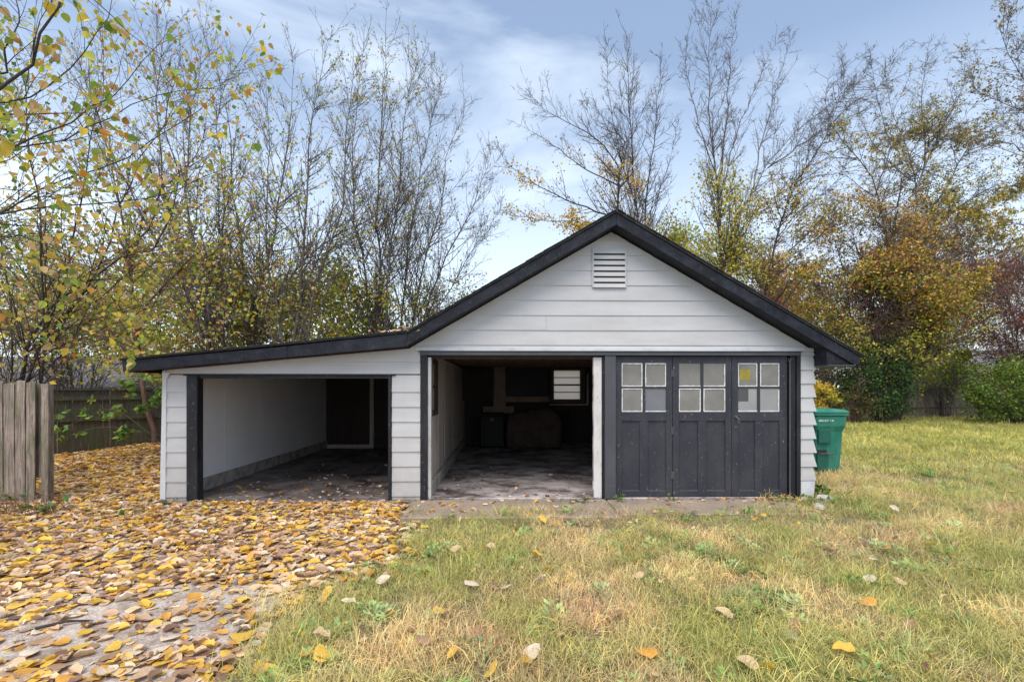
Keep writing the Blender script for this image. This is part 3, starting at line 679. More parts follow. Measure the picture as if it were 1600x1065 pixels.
# back left fence
F2 = tag(empty('wooden_fence', (-9, 4, 0)), 'dark mossy plank fence behind the leaf-covered side yard, left of the carport', 'fence')
A = at(60, 604, 10.6); B = at(262, 604, 12.6); Dv = (B - A); A2 = A - Dv * 1.0; B2 = B + Dv * .7
def g_at(t): 
    c_ = A2.lerp(B2, t); return float(ground_z(c_.x, c_.y)) - .04
run_fence(F2, (A2.x, A2.y), (B2.x, B2.y), g_at, lambda t: 1.60 + .03 * t, .135, M['fencedark'], jig=.03, base=500)
ang = math.atan2(Dv.y, Dv.x)
for zz_ in (.95, 1.42):
    m = MB(); m.box(0, (B2 - A2).length, -.06, -.02, zz_ - .045, zz_ + .045)
    o = part(m, 'rail', M['fencedark'], 0, None, F2); o.location = Vector((A2.x, A2.y, 0)) - F2.location; o.rotation_euler.z = ang
m = MB()
o = part(MB().box(0, (B2 - A2).length, -.05, .05, 1.60, 1.63), 'cap_rail', M['fencedark'], 0, None, F2); o.location = Vector((A2.x, A2.y, 0)) - F2.location; o.rotation_euler.z = ang
# right far fence
F3 = tag(empty('wooden_fence', (24, 19, 0)), 'broken ivy-grown plank fence at the far edge of the lawn', 'fence')
A = at(1412, 604, 26); B = at(1640, 604, 27)
run_fence(F3, (A.x, A.y), (B.x, B.y), lambda t: 0.0, lambda t: 1.5 + .2 * math.sin(t * 9), .17, M['fence'], jig=.12, base=900, gap=.03)
o = part(MB().box(0, 8, -.09, -.03, .50, .58).box(0, 8, -.09, -.03, 1.50, 1.60), 'rail', M['fencedark'], 0, None, F3); o.location = (A.x - 24 - .1, A.y - 19, 0)
for px in (1416, 1470, 1530): 
    c_ = at(px, 604, 25.9); o = part(MB().box(-.06, .06, -.1, .02, 0, 1.8), 'fence_post', M['fencedark'], 0, None, F3); o.location = (c_.x - 24, c_.y - 19, 0)

# ------------------------------------------------------------------ far houses
def house(label, x0, x1, y0, y1, zw, zr, roofm, wallm, hip=0.0):
    e = tag(empty('house', ((x0 + x1) / 2, (y0 + y1) / 2, 0)), label, 'house'); cx, cy = e.location.x, e.location.y
    X, Y = (x1 - x0) / 2, (y1 - y0) / 2
    part(MB().box(-X, X, -Y, Y, 0, zw), 'wall', wallm, 0, None, e)
    o = .5
    part(MB().poly([(-X - o, -Y - o, zw - .1), (X + o, -Y - o, zw - .1), (X + o, Y + o, zw - .1), (-X - o, Y + o, zw - .1), (-X - o + hip, 0, zr), (X + o - hip, 0, zr)],
                   [(0, 3, 2, 1), (0, 1, 5, 4), (2, 3, 4, 5), (1, 2, 5), (3, 0, 4)]), 'roof', roofm, 0, None, e)
    for s in (-.5, .1, .6):
        part(MB().box(s * X - .5, s * X + .5, -Y - .03, -Y + .02, 1.0, 2.1), 'window', M['panedark'], 0, None, e)
    return e
house('low house with grey shingle roof seen beyond the left back fence', -30, -17.5, 15, 24, 1.75, 3.3, M['greyroof'], M['palehouse'])
house('pale grey-roofed house glimpsed behind the right-hand thicket', 36.5, 48, 30, 40, 2.9, 4.9, M['greyroof'], M['palehouse'])

# ------------------------------------------------------------------ wheeled bin
BN = tag(empty('wheeled_bin', (6.25, 2.30, 0)), 'tall green plastic wheeled bin standing behind the right garage corner', 'bin')
def rrect(hw, hd, r, z, n=4, cx=0, cy=0):
    out = []
    for (sx, sy, a0) in ((1, -1, -90), (1, 1, 0), (-1, 1, 90), (-1, -1, 180)):
        for i in range(n + 1):
            a = R(a0 + 90 * i / n); out.append((cx + sx * (hw - r) + r * math.cos(a), cy + sy * (hd - r) + r * math.sin(a), z))
    return out
def loft(rings, capb=True, capt=True):
    m = MB(); n = len(rings[0]); vs = [p for r_ in rings for p in r_]; fs = []
    for i in range(len(rings) - 1):
        for k in range(n): fs.append((i * n + k, i * n + (k + 1) % n, (i + 1) * n + (k + 1) % n, (i + 1) * n + k))
    if capb: fs.append(tuple(range(n))[::-1])
    if capt: fs.append(tuple((len(rings) - 1) * n + k for k in range(n)))
    return m.poly(vs, fs)
rings = [rrect(.235, .25, .05, .04), rrect(.25, .27, .05, .10), rrect(.262, .30, .05, .55), rrect(.270, .32, .05, .82), rrect(.31, .36, .06, .93), rrect(.32, .375, .06, 1.12)]
body = loft(rings).build('body', M['bin'], BN, 0, False)
loft([rrect(.325, .38, .06, 1.13), rrect(.345, .40, .06, 1.135), rrect(.345, .40, .06, 1.165), rrect(.325, .38, .06, 1.17)]).build('rim', M['bin'], BN)
loft([rrect(.335, .39, .06, 1.172), rrect(.35, .405, .06, 1.18), rrect(.35, .405, .06, 1.205), rrect(.30, .36, .06, 1.24), rrect(.2, .25, .05, 1.255)]).build('lid', M['bin'], BN)
part(MB().box(-.24, .0, -.365, -.30, .60, .865), 'recess_shade_panel', M['bindark'], .01, None, BN)  # stands proud of the body; its dark colour imitates a shaded recess
part(MB().box(-.24, -.02, -.33, -.25, .08, .40), 'lower_recess_shade', M['bindark'], .01, None, BN)  # no hollow here: darker box painted as the lower recess in shade
part(MB().prism([(-.24, .40), (-.06, .40), (-.06, .47), (-.24, .47)], -.325, -.26), 'catch_recess_shade', M['rubber'], 0, None, BN)  # black box drawn for the deep shade behind the catch bar
part(MB().tube([(-.22, -.345, .40), (.07, -.345, .40)], .013, 8), 'catch_bar', M['metal'], 0, None, BN)
m = MB(); rr = random.Random(4); x = -.25
for i in range(9):                         # worn stamped lettering, too small to read
    wv = rr.uniform(.016, .026); y0 = -.381
    m.box(x, x + .007, y0, y0 + .003, 1.015, 1.06); m.box(x + .0065, x + wv, y0 + .0005, y0 + .003, 1.02 + rr.choice((0, .014, .029)), 1.026 + rr.choice((0, .014)) + .004)
    if rr.random() < .6: m.box(x + wv + .0005, x + wv + .006, y0, y0 + .003, 1.02, 1.055)
    x += wv + .012
part(m, 'stamped_print', M['binprint'], 0, None, BN)
part(MB().tube([(-.2, .40, 1.10), (-.2, .45, 1.12), (.2, .45, 1.12), (.2, .40, 1.10)], .014, 8), 'handle', M['bindark'], 0, None, BN)
for s in (-1, 1): part(MB().tube([(s * .25, .30, .13), (s * .30, .30, .13)], .13, 20), 'wheel', M['rubber'], 0, None, BN)

# ------------------------------------------------------------------ vegetation engine
def unit(v): return v / np.maximum(np.linalg.norm(v, axis=-1, keepdims=True), 1e-9)
def smooth_poly(pts, K):
    pts = np.asarray(pts, float); n = len(pts)
    P = np.vstack([2 * pts[0] - pts[1], pts, 2 * pts[-1] - pts[-2]])
    L_ = np.concatenate([[0], np.cumsum(np.linalg.norm(np.diff(pts, axis=0), axis=1))]); s = np.linspace(0, L_[-1], K); outp = []
    for v in s:
        i = min(max(np.searchsorted(L_, v) - 1, 0), n - 2); t = (v - L_[i]) / max(L_[i + 1] - L_[i], 1e-9)
        a, b, c, d = P[i], P[i + 1], P[i + 2], P[i + 3]
        outp.append(.5 * ((2 * b) + (c - a) * t + (2 * a - 5 * b + 4 * c - d) * t * t + (3 * b - a - 3 * c + d) * t ** 3))
    return np.array(outp)
def tubes(batches):
    """batches: list of (P (M,K,3), Rd (M,K), sides) -> V, F"""
    Vs, Fs, off = [], [], 0
    for P, Rd, S in batches:
        if not len(P): continue
        Mn, K = P.shape[:2]
        T = np.gradient(P, axis=1); T = unit(T)
        ref = np.where(np.abs(T[:, :1, 2:3]) > .85, np.array([1., 0, 0]), np.array([0, 0, 1.]))
        U = unit(np.cross(T, np.broadcast_to(ref, T.shape))); W = np.cross(T, U)
        a = np.arange(S) * 2 * np.pi / S
        V = P[:, :, None] + Rd[:, :, None, None] * (U[:, :, None] * np.cos(a)[None, None, :, None] + W[:, :, None] * np.sin(a)[None, None, :, None])
        idx = np.arange(Mn * K * S).reshape(Mn, K, S) + off
        q = np.stack([idx[:, :-1], np.roll(idx, -1, 2)[:, :-1], np.roll(idx, -1, 2)[:, 1:], idx[:, 1:]], -1).reshape(-1, 4)
        Vs.append(V.reshape(-1, 3)); Fs.append(q); off += Mn * K * S
    return np.concatenate(Vs), Fs
def kids(g, P, Rd, per_m, t0, t1, lf, lmin, lmax, ang, up, K, wob, rmin, rfac=.6, taper=.65, decay=.6):
    L_ = np.linalg.norm(np.diff(P, axis=1), axis=2).sum(1); n = g.poisson(per_m * L_ * (t1 - t0)) + (L_ > .3)
    i = np.repeat(np.arange(len(P)), n)
    if not len(i): return np.zeros((0, K, 3)), np.zeros((0, K))
    t = g.uniform(t0, t1, len(i)); k = t * (P.shape[1] - 1); k0 = np.minimum(k.astype(int), P.shape[1] - 2); f = (k - k0)[:, None]
    p = P[i, k0] * (1 - f) + P[i, k0 + 1] * f; tan = unit(P[i, k0 + 1] - P[i, k0]); rs = Rd[i, k0] * (1 - f[:, 0]) + Rd[i, k0 + 1] * f[:, 0]
    rv = g.normal(size=(len(i), 3)); perp = unit(rv - (rv * tan).sum(1, keepdims=True) * tan)
    a = np.clip(g.normal(ang, .16, len(i)), .15, 1.5)[:, None]; d = tan * np.cos(a) + perp * np.sin(a)
    ln = np.clip(L_[i] * lf * (1 - decay * t) * g.uniform(.6, 1.25, len(i)), lmin, lmax)
    Q = [p]; st = (ln / (K - 1))[:, None]
    for _ in range(K - 1):
        d = unit(d + g.normal(0, wob, d.shape) + np.array([0, 0, up])); Q.append(Q[-1] + d * st)
    r0 = np.maximum(np.minimum(rs * rfac, ln * .0065 + rmin), rmin)
    Rr = r0[:, None] * (1 - taper * np.linspace(0, 1, K)[None])
    return np.stack(Q, 1), Rr
def leaf_quads(g, C, size, cols, droop=.3, long=1.5):
    """kite leaf per centre C (n,3)"""
    n = len(C)
    d = unit(g.normal(size=(n, 3)) + np.array([0, 0, -droop * 2])); u = unit(np.cross(d, g.normal(size=(n, 3)))); nn = np.cross(d, u)
    s = (size * g.uniform(.6, 1.3, n))[:, None]
    V = np.stack([C, C + d * s * .5 * long * .5 + u * s * .42 + nn * s * .1, C + d * s * long * .62, C + d * s * .5 * long * .5 - u * s * .42 + nn * s * .1], 1)
    F = np.arange(n * 4).reshape(n, 4)
    return V.reshape(-1, 3), F, np.repeat(cols, 4, 0)
def palette(g, pal, wts, n, var=.18):
    pal = np.array(pal); i = g.choice(len(pal), n, p=np.array(wts) / np.sum(wts))
    return np.clip(pal[i] * (1 + g.normal(0, var, (n, 1))) * (1 + g.normal(0, .06, (n, 3))), .005, .95)
YG, YEL, GOLD, ORG, GRN, DGR, RUST, BRN, PINK, OLV, TANL = (.38, .40, .06), (.60, .46, .06), (.60, .35, .035), (.55, .22, .04), (.15, .23, .04), (.035, .075, .025), (.26, .10, .035), (.13, .075, .045), (.50, .17, .13), (.20, .18, .055), (.55, .38, .18)
def wnoise(C, sc_, ph):
    x, y, z = C[:, 0] * sc_ + ph, C[:, 1] * sc_ + 2 * ph, C[:, 2] * sc_ - ph
    return (np.sin(x * 1.7 + 1.3 * np.sin(y * 1.1 + z)) + np.sin(y * 1.3 + 1.7 * np.sin(z * 1.9 + x * .6)) + np.sin(z * 2.1 + 1.1 * np.sin(x * 1.5))) / 3
def make_tree(name, label, cat, stems, d, seed, r0=.09, barkm='bark_grey', twigm='twig_grey', dens=(2.2, 3.0, 3.6), l1=.30, leaves=None, up=.10, spread=1.0,
              ang=(.70, .66, .68), tw=.0055, group=None, lens=((.5, 3.6), (.25, 1.3), (.12, .5)), jitter=.5, wob=.085, kk=(7, 4, 3)):
    """stems: lists of (px, py[, dd[, r]]) with py downwards; d: distance of the tree"""
    g = np.random.default_rng(seed); SP = []; SR = []; up = up * .7; dens = (dens[0] * 2.0, dens[1] * 1.5, dens[2] * 1.65)
    for si, st in enumerate(stems):
        dd = 0; pts = []; drift = g.uniform(-jitter, jitter)
        for j, q in enumerate(st):
            o = q[2] if len(q) > 2 else drift * j / max(len(st) - 1, 1) * 2.2
            pts.append(np.array(at(q[0], q[1], d + o)))
        P = smooth_poly(pts, 16); P[1:-1] += g.normal(0, .035, P[1:-1].shape)
        SP.append(P); ln_ = np.linalg.norm(np.diff(P, axis=0), axis=1).sum(); l0_ = ln_ if si == 0 else l0_; rr0 = r0 * .72 * g.uniform(.8, 1.05) * min(1, ln_ / l0_); SR.append(np.linspace(1, .07, 16) ** 1.15 * rr0)
    SP = np.array(SP); SR = np.array(SR)
    base = Vector(SP[0, 0]); base.z = float(ground_z(base.x, base.y))
    for i in range(len(SP)):              # every stem reaches the ground
        if SP[i, 0, 2] > base.z + .4 and si >= 0 and np.linalg.norm(SP[i, 0, :2] - SP[0, 0, :2]) < 1.2: pass
    P1, R1 = kids(g, SP, SR, dens[0], .16, 1, l1, *lens[0], ang[0] * spread, up, kk[0], wob, tw * 1.5, decay=.66)
    P2, R2 = kids(g, np.concatenate([P1]), R1, dens[1], .12, 1, .42, *lens[1], ang[1], up * .8, kk[1], wob * 1.2, tw * 1.15)
    P2b, R2b = kids(g, SP, SR, dens[0] * 1.4, .3, 1, .08, .3, 1.1, .8, up, kk[1], .18, tw * 1.15)
    P2 = np.concatenate([P2, P2b]); R2 = np.concatenate([R2, R2b])
    P3, R3 = kids(g, P2, R2, dens[2], .1, 1, .5, *lens[2], ang[2], up * .5, kk[2], .16, tw)
    e = tag(empty(name, base), label, cat, group)
    b3 = np.array(base)
    V, F = tubes([(SP - b3, SR, 7)]); link('trunk', np_mesh('trunk', V, F, smooth=True), M[barkm], e)
    bt = [(P1 - b3, R1, 4)]
    V, F = tubes(bt); tag(link('branches', np_mesh('branches', V, F, smooth=True), M[barkm], e), kind='stuff')
    V, F = tubes([(P2 - b3, R2, 3), (P3 - b3, R3, 3)]); tag(link('twigs', np_mesh('twigs', V, F), M[twigm], e), kind='stuff')
    if leaves:
        C = np.concatenate([P3[:, -1], P3[:, kk[2] // 2], P2[:, -1], P2[:, kk[1] // 2]])
        Vs, Fs, Cs, off = [], [], [], 0
        for lf in leaves:
            c = C.copy()
            if 'ivy' in lf: c = np.repeat(SP[lf['ivy']].reshape(-1, 3), 40, 0); c = c + g.normal(0, .22, c.shape)
            keep = g.random(len(c)) < lf['p']
            if 'clump' in lf: keep &= wnoise(c, lf.get('cs', .9), lf.get('ph', 1.0) + seed) > lf['clump']
            if 'zone' in lf:              # soft height window in metres
                z0, z1 = lf['zone']; f = sstep(z0 - .8, z0 + .8, c[:, 2]) * (1 - sstep(z1 - 1, z1 + 1, c[:, 2])); keep &= g.random(len(c)) < f
            if 'xz' in lf:
                x0, x1 = lf['xz']; keep &= (c[:, 0] > x0) & (c[:, 0] < x1)
            c = c[keep]; c = np.repeat(c, lf.get('rep', 1), 0); c = c + g.normal(0, lf.get('sc', .07), c.shape)
            if not len(c): continue
            V, F, K_ = leaf_quads(g, c - b3, lf['size'], palette(g, lf['pal'], lf['w'], len(c)), lf.get('droop', .3))
            Vs.append(V); Fs.append(F + off); Cs.append(K_); off += len(V)
        if Vs: tag(link('leaves', np_mesh('leaves', np.concatenate(Vs), [np.concatenate(Fs)], np.concatenate(Cs)), M['leaf'], e), kind='stuff')
    return e
def make_bush(name, label, cat, cx, cy, cz, rx, ry, rz, n, size, pal, wts, seed, twigm='twig_grey', twigs=60, group=None, fill=.55, clump=7, twlen=None, long=1.5):
    """leafy mass: leaves gathered in clumps spread through an ellipsoid that stands on the ground"""
    g = np.random.default_rng(seed); gz = float(ground_z(cx, cy)); e = tag(empty(name, (cx, cy, gz)), label, cat, group)
    nc = max(8, n // 45); u = unit(g.normal(size=(nc, 3))); rad = g.uniform(fill, 1, (nc, 1)) * (1 + .25 * wnoise(u * 3, 1.3, seed)[:, None])
    cc = u * rad * np.array([rx, ry, rz]) + np.array([0, 0, cz - gz]); cc[:, 2] = np.maximum(cc[:, 2], .12)
    cs = g.uniform(.35, 1, nc) * min(rx, rz) * .30
    i = g.integers(0, nc, n); C = cc[i] + g.normal(size=(n, 3)) * cs[i, None] * .62 + g.normal(0, .03, (n, 3)); C = C[C[:, 2] > .02]
    colr = palette(g, pal, wts, nc, .1)[i[:len(C)]] * .55 + palette(g, pal, wts, len(C)) * .45
    V, F, K_ = leaf_quads(g, C, size, colr, .25, long); tag(link('leaves', np_mesh('leaves', V, [F], K_), M['leaf'], e), kind='stuff')
    if twigs:
        base = np.stack([g.normal(0, rx * .12, twigs), g.normal(0, ry * .12, twigs), np.zeros(twigs)], 1)
        tgt = cc[g.integers(0, nc, twigs)] * 1.05; s = np.linspace(0, 1, 6)[None, :, None]
        P = base[:, None] * (1 - s) + tgt[:, None] * s + g.normal(0, .05, (twigs, 6, 3)); P[:, :, 2] += np.sin(s[..., 0] * np.pi) * rz * .12
        Rr = np.linspace(1, .25, 6)[None] * g.uniform(.012, .028, (twigs, 1))
        P1, R1 = kids(g, P, Rr, 4, .2, 1, .3, .15, .9, .7, .03, 4, .15, .005)
        V, F = tubes([(P, Rr, 4), (P1, R1, 3)]); tag(link('stems', np_mesh('stems', V, F), M[twigm], e), kind='stuff')
    return e

T0 = dict(cat='tree')
yl = lambda p, size, zone, **k: dict(p=min(1, p * 1.5), size=size * 1.1, pal=[YG, YEL, TANL, GRN, GOLD], w=[4, 3, 1.6, 2, 1], zone=zone, **k)
# ---- left-hand trees behind the lean-to
make_tree('tree', 'leaning reddish-brown tree in front of the mossy fence, left of the carport', 'tree',
    [[(243, 708), (224, 610), (208, 500), (204, 420), (192, 330), (160, 210), (130, 110)], [(212, 520), (250, 450), (330, 395), (420, 330), (500, 290)],
     [(206, 460), (150, 420), (70, 395), (-20, 330)], [(210, 560), (130, 500), (50, 470), (-30, 470)], [(204, 420), (230, 330), (300, 250), (340, 170)]],
    12.2, 11, .10, 'bark_red', 'twig_red', (2.2, 2.8, 3.0), .30, [yl(.30, .105, (1.2, 7)), yl(.5, .10, (2.0, 5), clump=.15)], up=.04, lens=((.5, 3.0), (.25, 1.2), (.12, .45)))
make_tree('tree', 'many-stemmed grey tree fanning out behind the left end of the lean-to roof', 'tree',
    [[(330, 690), (318, 540), (285, 440), (225, 340), (160, 200), (120, 90)], [(335, 690), (325, 540), (300, 430), (262, 320), (245, 150), (262, 30)],
     [(338, 690), (335, 540), (318, 440), (290, 320), (300, 180), (322, 40)], [(340, 690), (350, 540), (345, 420), (350, 300), (340, 180), (360, 90)]],
    16.5, 12, .12, 'bark_grey', 'twig_grey', (1.7, 2.6, 3.2), .26, [yl(.16, .09, (1.5, 9)), yl(.14, .085, (5, 14), clump=0.0), yl(.5, .10, (1.5, 5), clump=.1)], up=.12)
make_tree('tree', 'grey double-stemmed tree, second from the left behind the lean-to', 'tree',
    [[(392, 690), (388, 540), (380, 430), (365, 310), (358, 190), (340, 110)], [(398, 690), (396, 540), (412, 430), (438, 320), (452, 200), (462, 90)],
     [(402, 690), (404, 560), (440, 450), (520, 370), (610, 330), (700, 270)]],
    17.5, 13, .11, 'bark_grey', 'twig_grey', (1.8, 2.7, 3.2), .27, [yl(.10, .085, (5, 14)), yl(.5, .09, (1.5, 5), clump=0)], up=.12)
make_tree('tree', 'brown-stemmed tree rising behind the middle of the lean-to roof', 'tree',
    [[(450, 690), (455, 540), (470, 440), (478, 330), (485, 210), (512, 60)], [(455, 690), (480, 540), (500, 430), (535, 320), (540, 200), (560, 80)],
     [(452, 690), (445, 560), (430, 470), (415, 370), (420, 220), (415, 110)]],
    15.5, 14, .10, 'bark_grey', 'twig_grey', (1.9, 2.7, 3.2), .25, [yl(.14, .08, (1.5, 14)), yl(.6, .09, (1.5, 5.2), clump=.1)], up=.14)
make_tree('tree', 'upright fine-twigged tree left of the roof break, with sparse yellowing leaves', 'tree',
    [[(585, 690), (580, 540), (570, 430), (552, 320), (556, 190), (570, 60)], [(590, 690), (600, 530), (608, 410), (625, 300), (632, 190), (655, 90)],
     [(588, 690), (590, 540), (592, 410), (590, 280), (600, 150), (602, 60)]],
    18, 15, .10, 'bark_grey', 'twig_grey', (2.0, 2.9, 3.3), .24, [yl(.09, .08, (3, 15)), yl(.5, .09, (1.5, 5.5), clump=0)], up=.15)
make_tree('tree', 'vase-shaped bare tree rising straight above the roof break', 'tree',
    [[(640, 690), (640, 540), (660, 420), (690, 320), (705, 220), (745, 150)], [(632, 690), (628, 540), (632, 420), (650, 310), (672, 200), (690, 115)],
     [(645, 690), (660, 540), (710, 440), (760, 360), (790, 320)], [(648, 690), (652, 540), (690, 420), (735, 330), (770, 230)]],
    20, 16, .11, 'bark_grey', 'twig_grey', (2.0, 2.9, 3.2), .26, [yl(.05, .08, (3, 13)), dict(p=.35, size=.09, pal=[OLV, YG, YEL], w=[2, 2, 1], zone=(1, 4.8), clump=-.1)], up=.13)
make_tree('tree', 'young multi-stemmed tree just beyond the near fence with large yellow and green leaves', 'tree',
    [[(20, 770), (40, 600), (95, 450), (130, 300), (150, 150), (170, 20)], [(22, 770), (28, 580), (90, 510), (200, 430), (290, 340), (400, 270)], [(18, 770), (20, 560), (10, 420), (-20, 260), (20, 100)],
     [(30, 650), (60, 590), (150, 520), (260, 470), (350, 455)], [(40, 600), (80, 520), (150, 420), (220, 260), (300, 130), (340, 30)], [(30, 660), (60, 600), (120, 585), (190, 565), (240, 560)], [(24, 770), (70, 500), (60, 300), (40, 120), (80, -20)], [(26, 770), (32, 560), (140, 430), (250, 380), (270, 230), (250, 80), (240, -40)]],
    8.6, 18, .04, 'bark_dark', 'twig_red', (2.0, 2.6, 2.6), .28, [dict(p=.46, size=.085, pal=[YG, YEL, TANL, GRN, ORG], w=[4, 4, 3, 2, .7], zone=(1.6, 9), sc=.05)], up=.04, tw=.003, lens=((.4, 2.0), (.2, .8), (.1, .35)), jitter=.3)
# ---- centre
make_tree('tree', 'crooked tree with golden leaf clusters leaning out left of the gable', 'tree',
    [[(1025, 620), (1012, 430), (985, 362), (962, 320), (970, 270), (945, 230), (905, 200), (850, 170), (826, 145)], [(975, 345), (920, 325), (860, 300), (800, 262), (772, 225)],
     [(990, 370), (930, 350), (860, 345), (790, 335)], [(966, 290), (925, 270), (880, 240), (840, 210), (800, 190)], [(960, 250), (975, 220), (930, 190), (910, 150)]],
    20, 21, .13, 'bark_dark', 'twig_grey', (2.4, 2.8, 3.0), .24,
    [dict(p=.8, size=.10, pal=[GOLD, YEL, ORG], w=[4, 3, .6], zone=(7.3, 10.6), clump=-.1, cs=.7, rep=3, sc=.12), dict(p=.14, size=.08, pal=[GOLD, YEL, BRN], w=[2, 2, 1], zone=(8, 12))], up=.06, lens=((.5, 2.8), (.25, 1.1), (.12, .45)))
make_tree('tree', 'slender bare grey tree standing directly behind the roof ridge', 'tree',
    [[(1012, 620), (1004, 420), (992, 300), (986, 180), (978, 50)], [(1006, 440), (1012, 300), (1025, 190), (1032, 90)], [(998, 340), (970, 250), (940, 180), (905, 140)],
     [(996, 330), (965, 230), (950, 140), (945, 60)], [(1002, 360), (1040, 270), (1060, 190)]],
    24, 22, .12, 'bark_dark', 'twig_grey', (2.0, 2.6, 2.8), .22, [dict(p=.25, size=.09, pal=[YG, GRN], w=[1, 1], zone=(4, 9), clump=.1)], up=.12, tw=.0065)
make_tree('tree', 'tall bare-topped tree whose lower trunk is wrapped in yellow-green ivy', 'tree',
    [[(1124, 620), (1125, 430), (1122, 300), (1110, 190), (1106, 90), (1112, 12)], [(1124, 310), (1148, 220), (1178, 140), (1222, 48)], [(1118, 270), (1092, 190), (1072, 110), (1078, 30)],
     [(1122, 300), (1135, 200), (1140, 110), (1150, 20)]],
    24, 23, .14, 'bark_grey', 'twig_grey', (2.0, 2.6, 2.8), .22, [dict(p=.95, size=.12, pal=[YG, YEL, GOLD], w=[4, 3, .8], zone=(3, 12.2), clump=-.1, rep=2, sc=.25), dict(p=.9, size=.13, pal=[YG, YEL, GOLD], w=[4, 3, .8], zone=(2, 12), ivy=[0], rep=2, sc=.12), dict(p=.7, size=.12, pal=[GOLD, YG], w=[2, 3], zone=(6, 11.5), ivy=[1], sc=.15)], up=.12, tw=.0065)
make_tree('tree', 'curving bare tree that sweeps right over the right roof slope', 'tree',
    [[(1128, 620), (1135, 400), (1175, 300), (1225, 225), (1285, 175), (1335, 140)], [(1172, 305), (1192, 220), (1212, 140), (1238, 55)], [(1180, 330), (1240, 290), (1310, 270), (1370, 280)],
     [(1200, 262), (1262, 220), (1330, 180), (1390, 160)]],
    25, 24, .12, 'bark_pale', 'twig_grey', (2.0, 2.6, 2.8), .24, [dict(p=.12, size=.09, pal=[OLV, YEL, BRN], w=[2, 1, 1], zone=(7, 14))], up=.08, tw=.0065)
make_tree('tree', 'dark tree tangled with brown vines above the right eave', 'tree',
    [[(1190, 640), (1196, 460), (1215, 370), (1240, 290), (1290, 215), (1312, 150), (1322, 105)], [(1215, 370), (1250, 330), (1300, 290), (1340, 220)], [(1196, 470), (1170, 400), (1150, 340)],
     [(1290, 205), (1330, 160), (1370, 140), (1400, 90)]],
    23, 25, .12, 'bark_dark', 'twig_grey', (2.6, 3.0, 3.0), .24, [dict(p=.55, size=.10, pal=[OLV, YEL, TANL, GOLD, YG], w=[3, 2.5, 1.5, 1.5, 2], zone=(5.5, 14), clump=.05, rep=2)], up=.02, tw=.0065)
# ---- right
make_tree('tree', 'broad pale-trunked tree forking above the rusty vine thicket', 'tree',
    [[(1438, 650), (1434, 430), (1430, 350), (1432, 290), (1418, 235), (1396, 180), (1382, 100)], [(1432, 300), (1446, 240), (1440, 150), (1452, 62)],
     [(1444, 262), (1478, 190), (1502, 140), (1512, 70)], [(1430, 285), (1385, 250), (1350, 200), (1330, 120)], [(1446, 240), (1500, 210), (1560, 200), (1610, 150)]],
    27.5, 31, .17, 'bark_pale', 'twig_grey', (2.5, 2.9, 3.0), .27, [dict(p=.2, size=.09, pal=[OLV, TANL, YEL, YG], w=[3, 2, 3, 1.5], zone=(7, 20)), dict(p=.8, size=.11, pal=[OLV, YEL], w=[2, 1], zone=(9, 17), clump=.1, rep=2)], up=-.05, spread=1.45, tw=.0065, lens=((.6, 3.2), (.3, 1.4), (.12, .5)))
make_tree('tree', 'grey tree leaning right with level green and yellow sprays', 'tree',
    [[(1468, 650), (1466, 440), (1458, 370), (1462, 320), (1485, 285), (1505, 240), (1550, 190), (1610, 150)], [(1466, 385), (1500, 345), (1550, 315), (1620, 290)],
     [(1462, 350), (1520, 310), (1580, 290), (1650, 270)], [(1470, 400), (1530, 380), (1600, 370)]],
    27.8, 32, .16, 'bark_pale', 'twig_grey', (2.5, 2.9, 3.0), .27, [dict(p=.8, size=.11, pal=[GOLD, YEL, OLV, GRN], w=[1.5, 2, 2, 2], zone=(9, 14), clump=-.05, rep=3), dict(p=.15, size=.09, pal=[OLV, GRN], w=[1, 1], zone=(5, 16))], up=-.05, spread=1.4, tw=.0065)
make_tree('tree', 'thin tree leaning left across the pale sky right of centre', 'tree',
    [[(1392, 650), (1388, 400), (1368, 300), (1338, 245), (1305, 205), (1290, 160), (1296, 115)], [(1368, 305), (1390, 230), (1370, 150), (1360, 80)], [(1338, 250), (1290, 240), (1240, 200)]],
    22.5, 33, .11, 'bark_grey', 'twig_grey', (2.5, 2.8, 2.8), .25, [dict(p=.4, size=.09, pal=[OLV, BRN, GOLD, YEL], w=[2, 2, 1.5, 2], zone=(7, 14), clump=0.0)], up=.01, spread=1.25, tw=.006)
make_tree('tree', 'brownish-leaved tree reaching in at the upper right edge', 'tree',
    [[(1760, 680), (1740, 450), (1690, 300), (1640, 180), (1580, 90), (1560, 40)], [(1690, 300), (1630, 250), (1560, 220), (1500, 200)], [(1650, 200), (1610, 120), (1600, 40)], [(1660, 220), (1600, 170), (1540, 150), (1500, 110)]],
    17, 34, .13, 'bark_grey', 'twig_grey', (2.8, 3.0, 3.0), .26, [dict(p=.8, size=.085, pal=[OLV, TANL, (.28, .24, .16)], w=[2, 1, 3], zone=(7.5, 15), clump=.1)], up=.04)
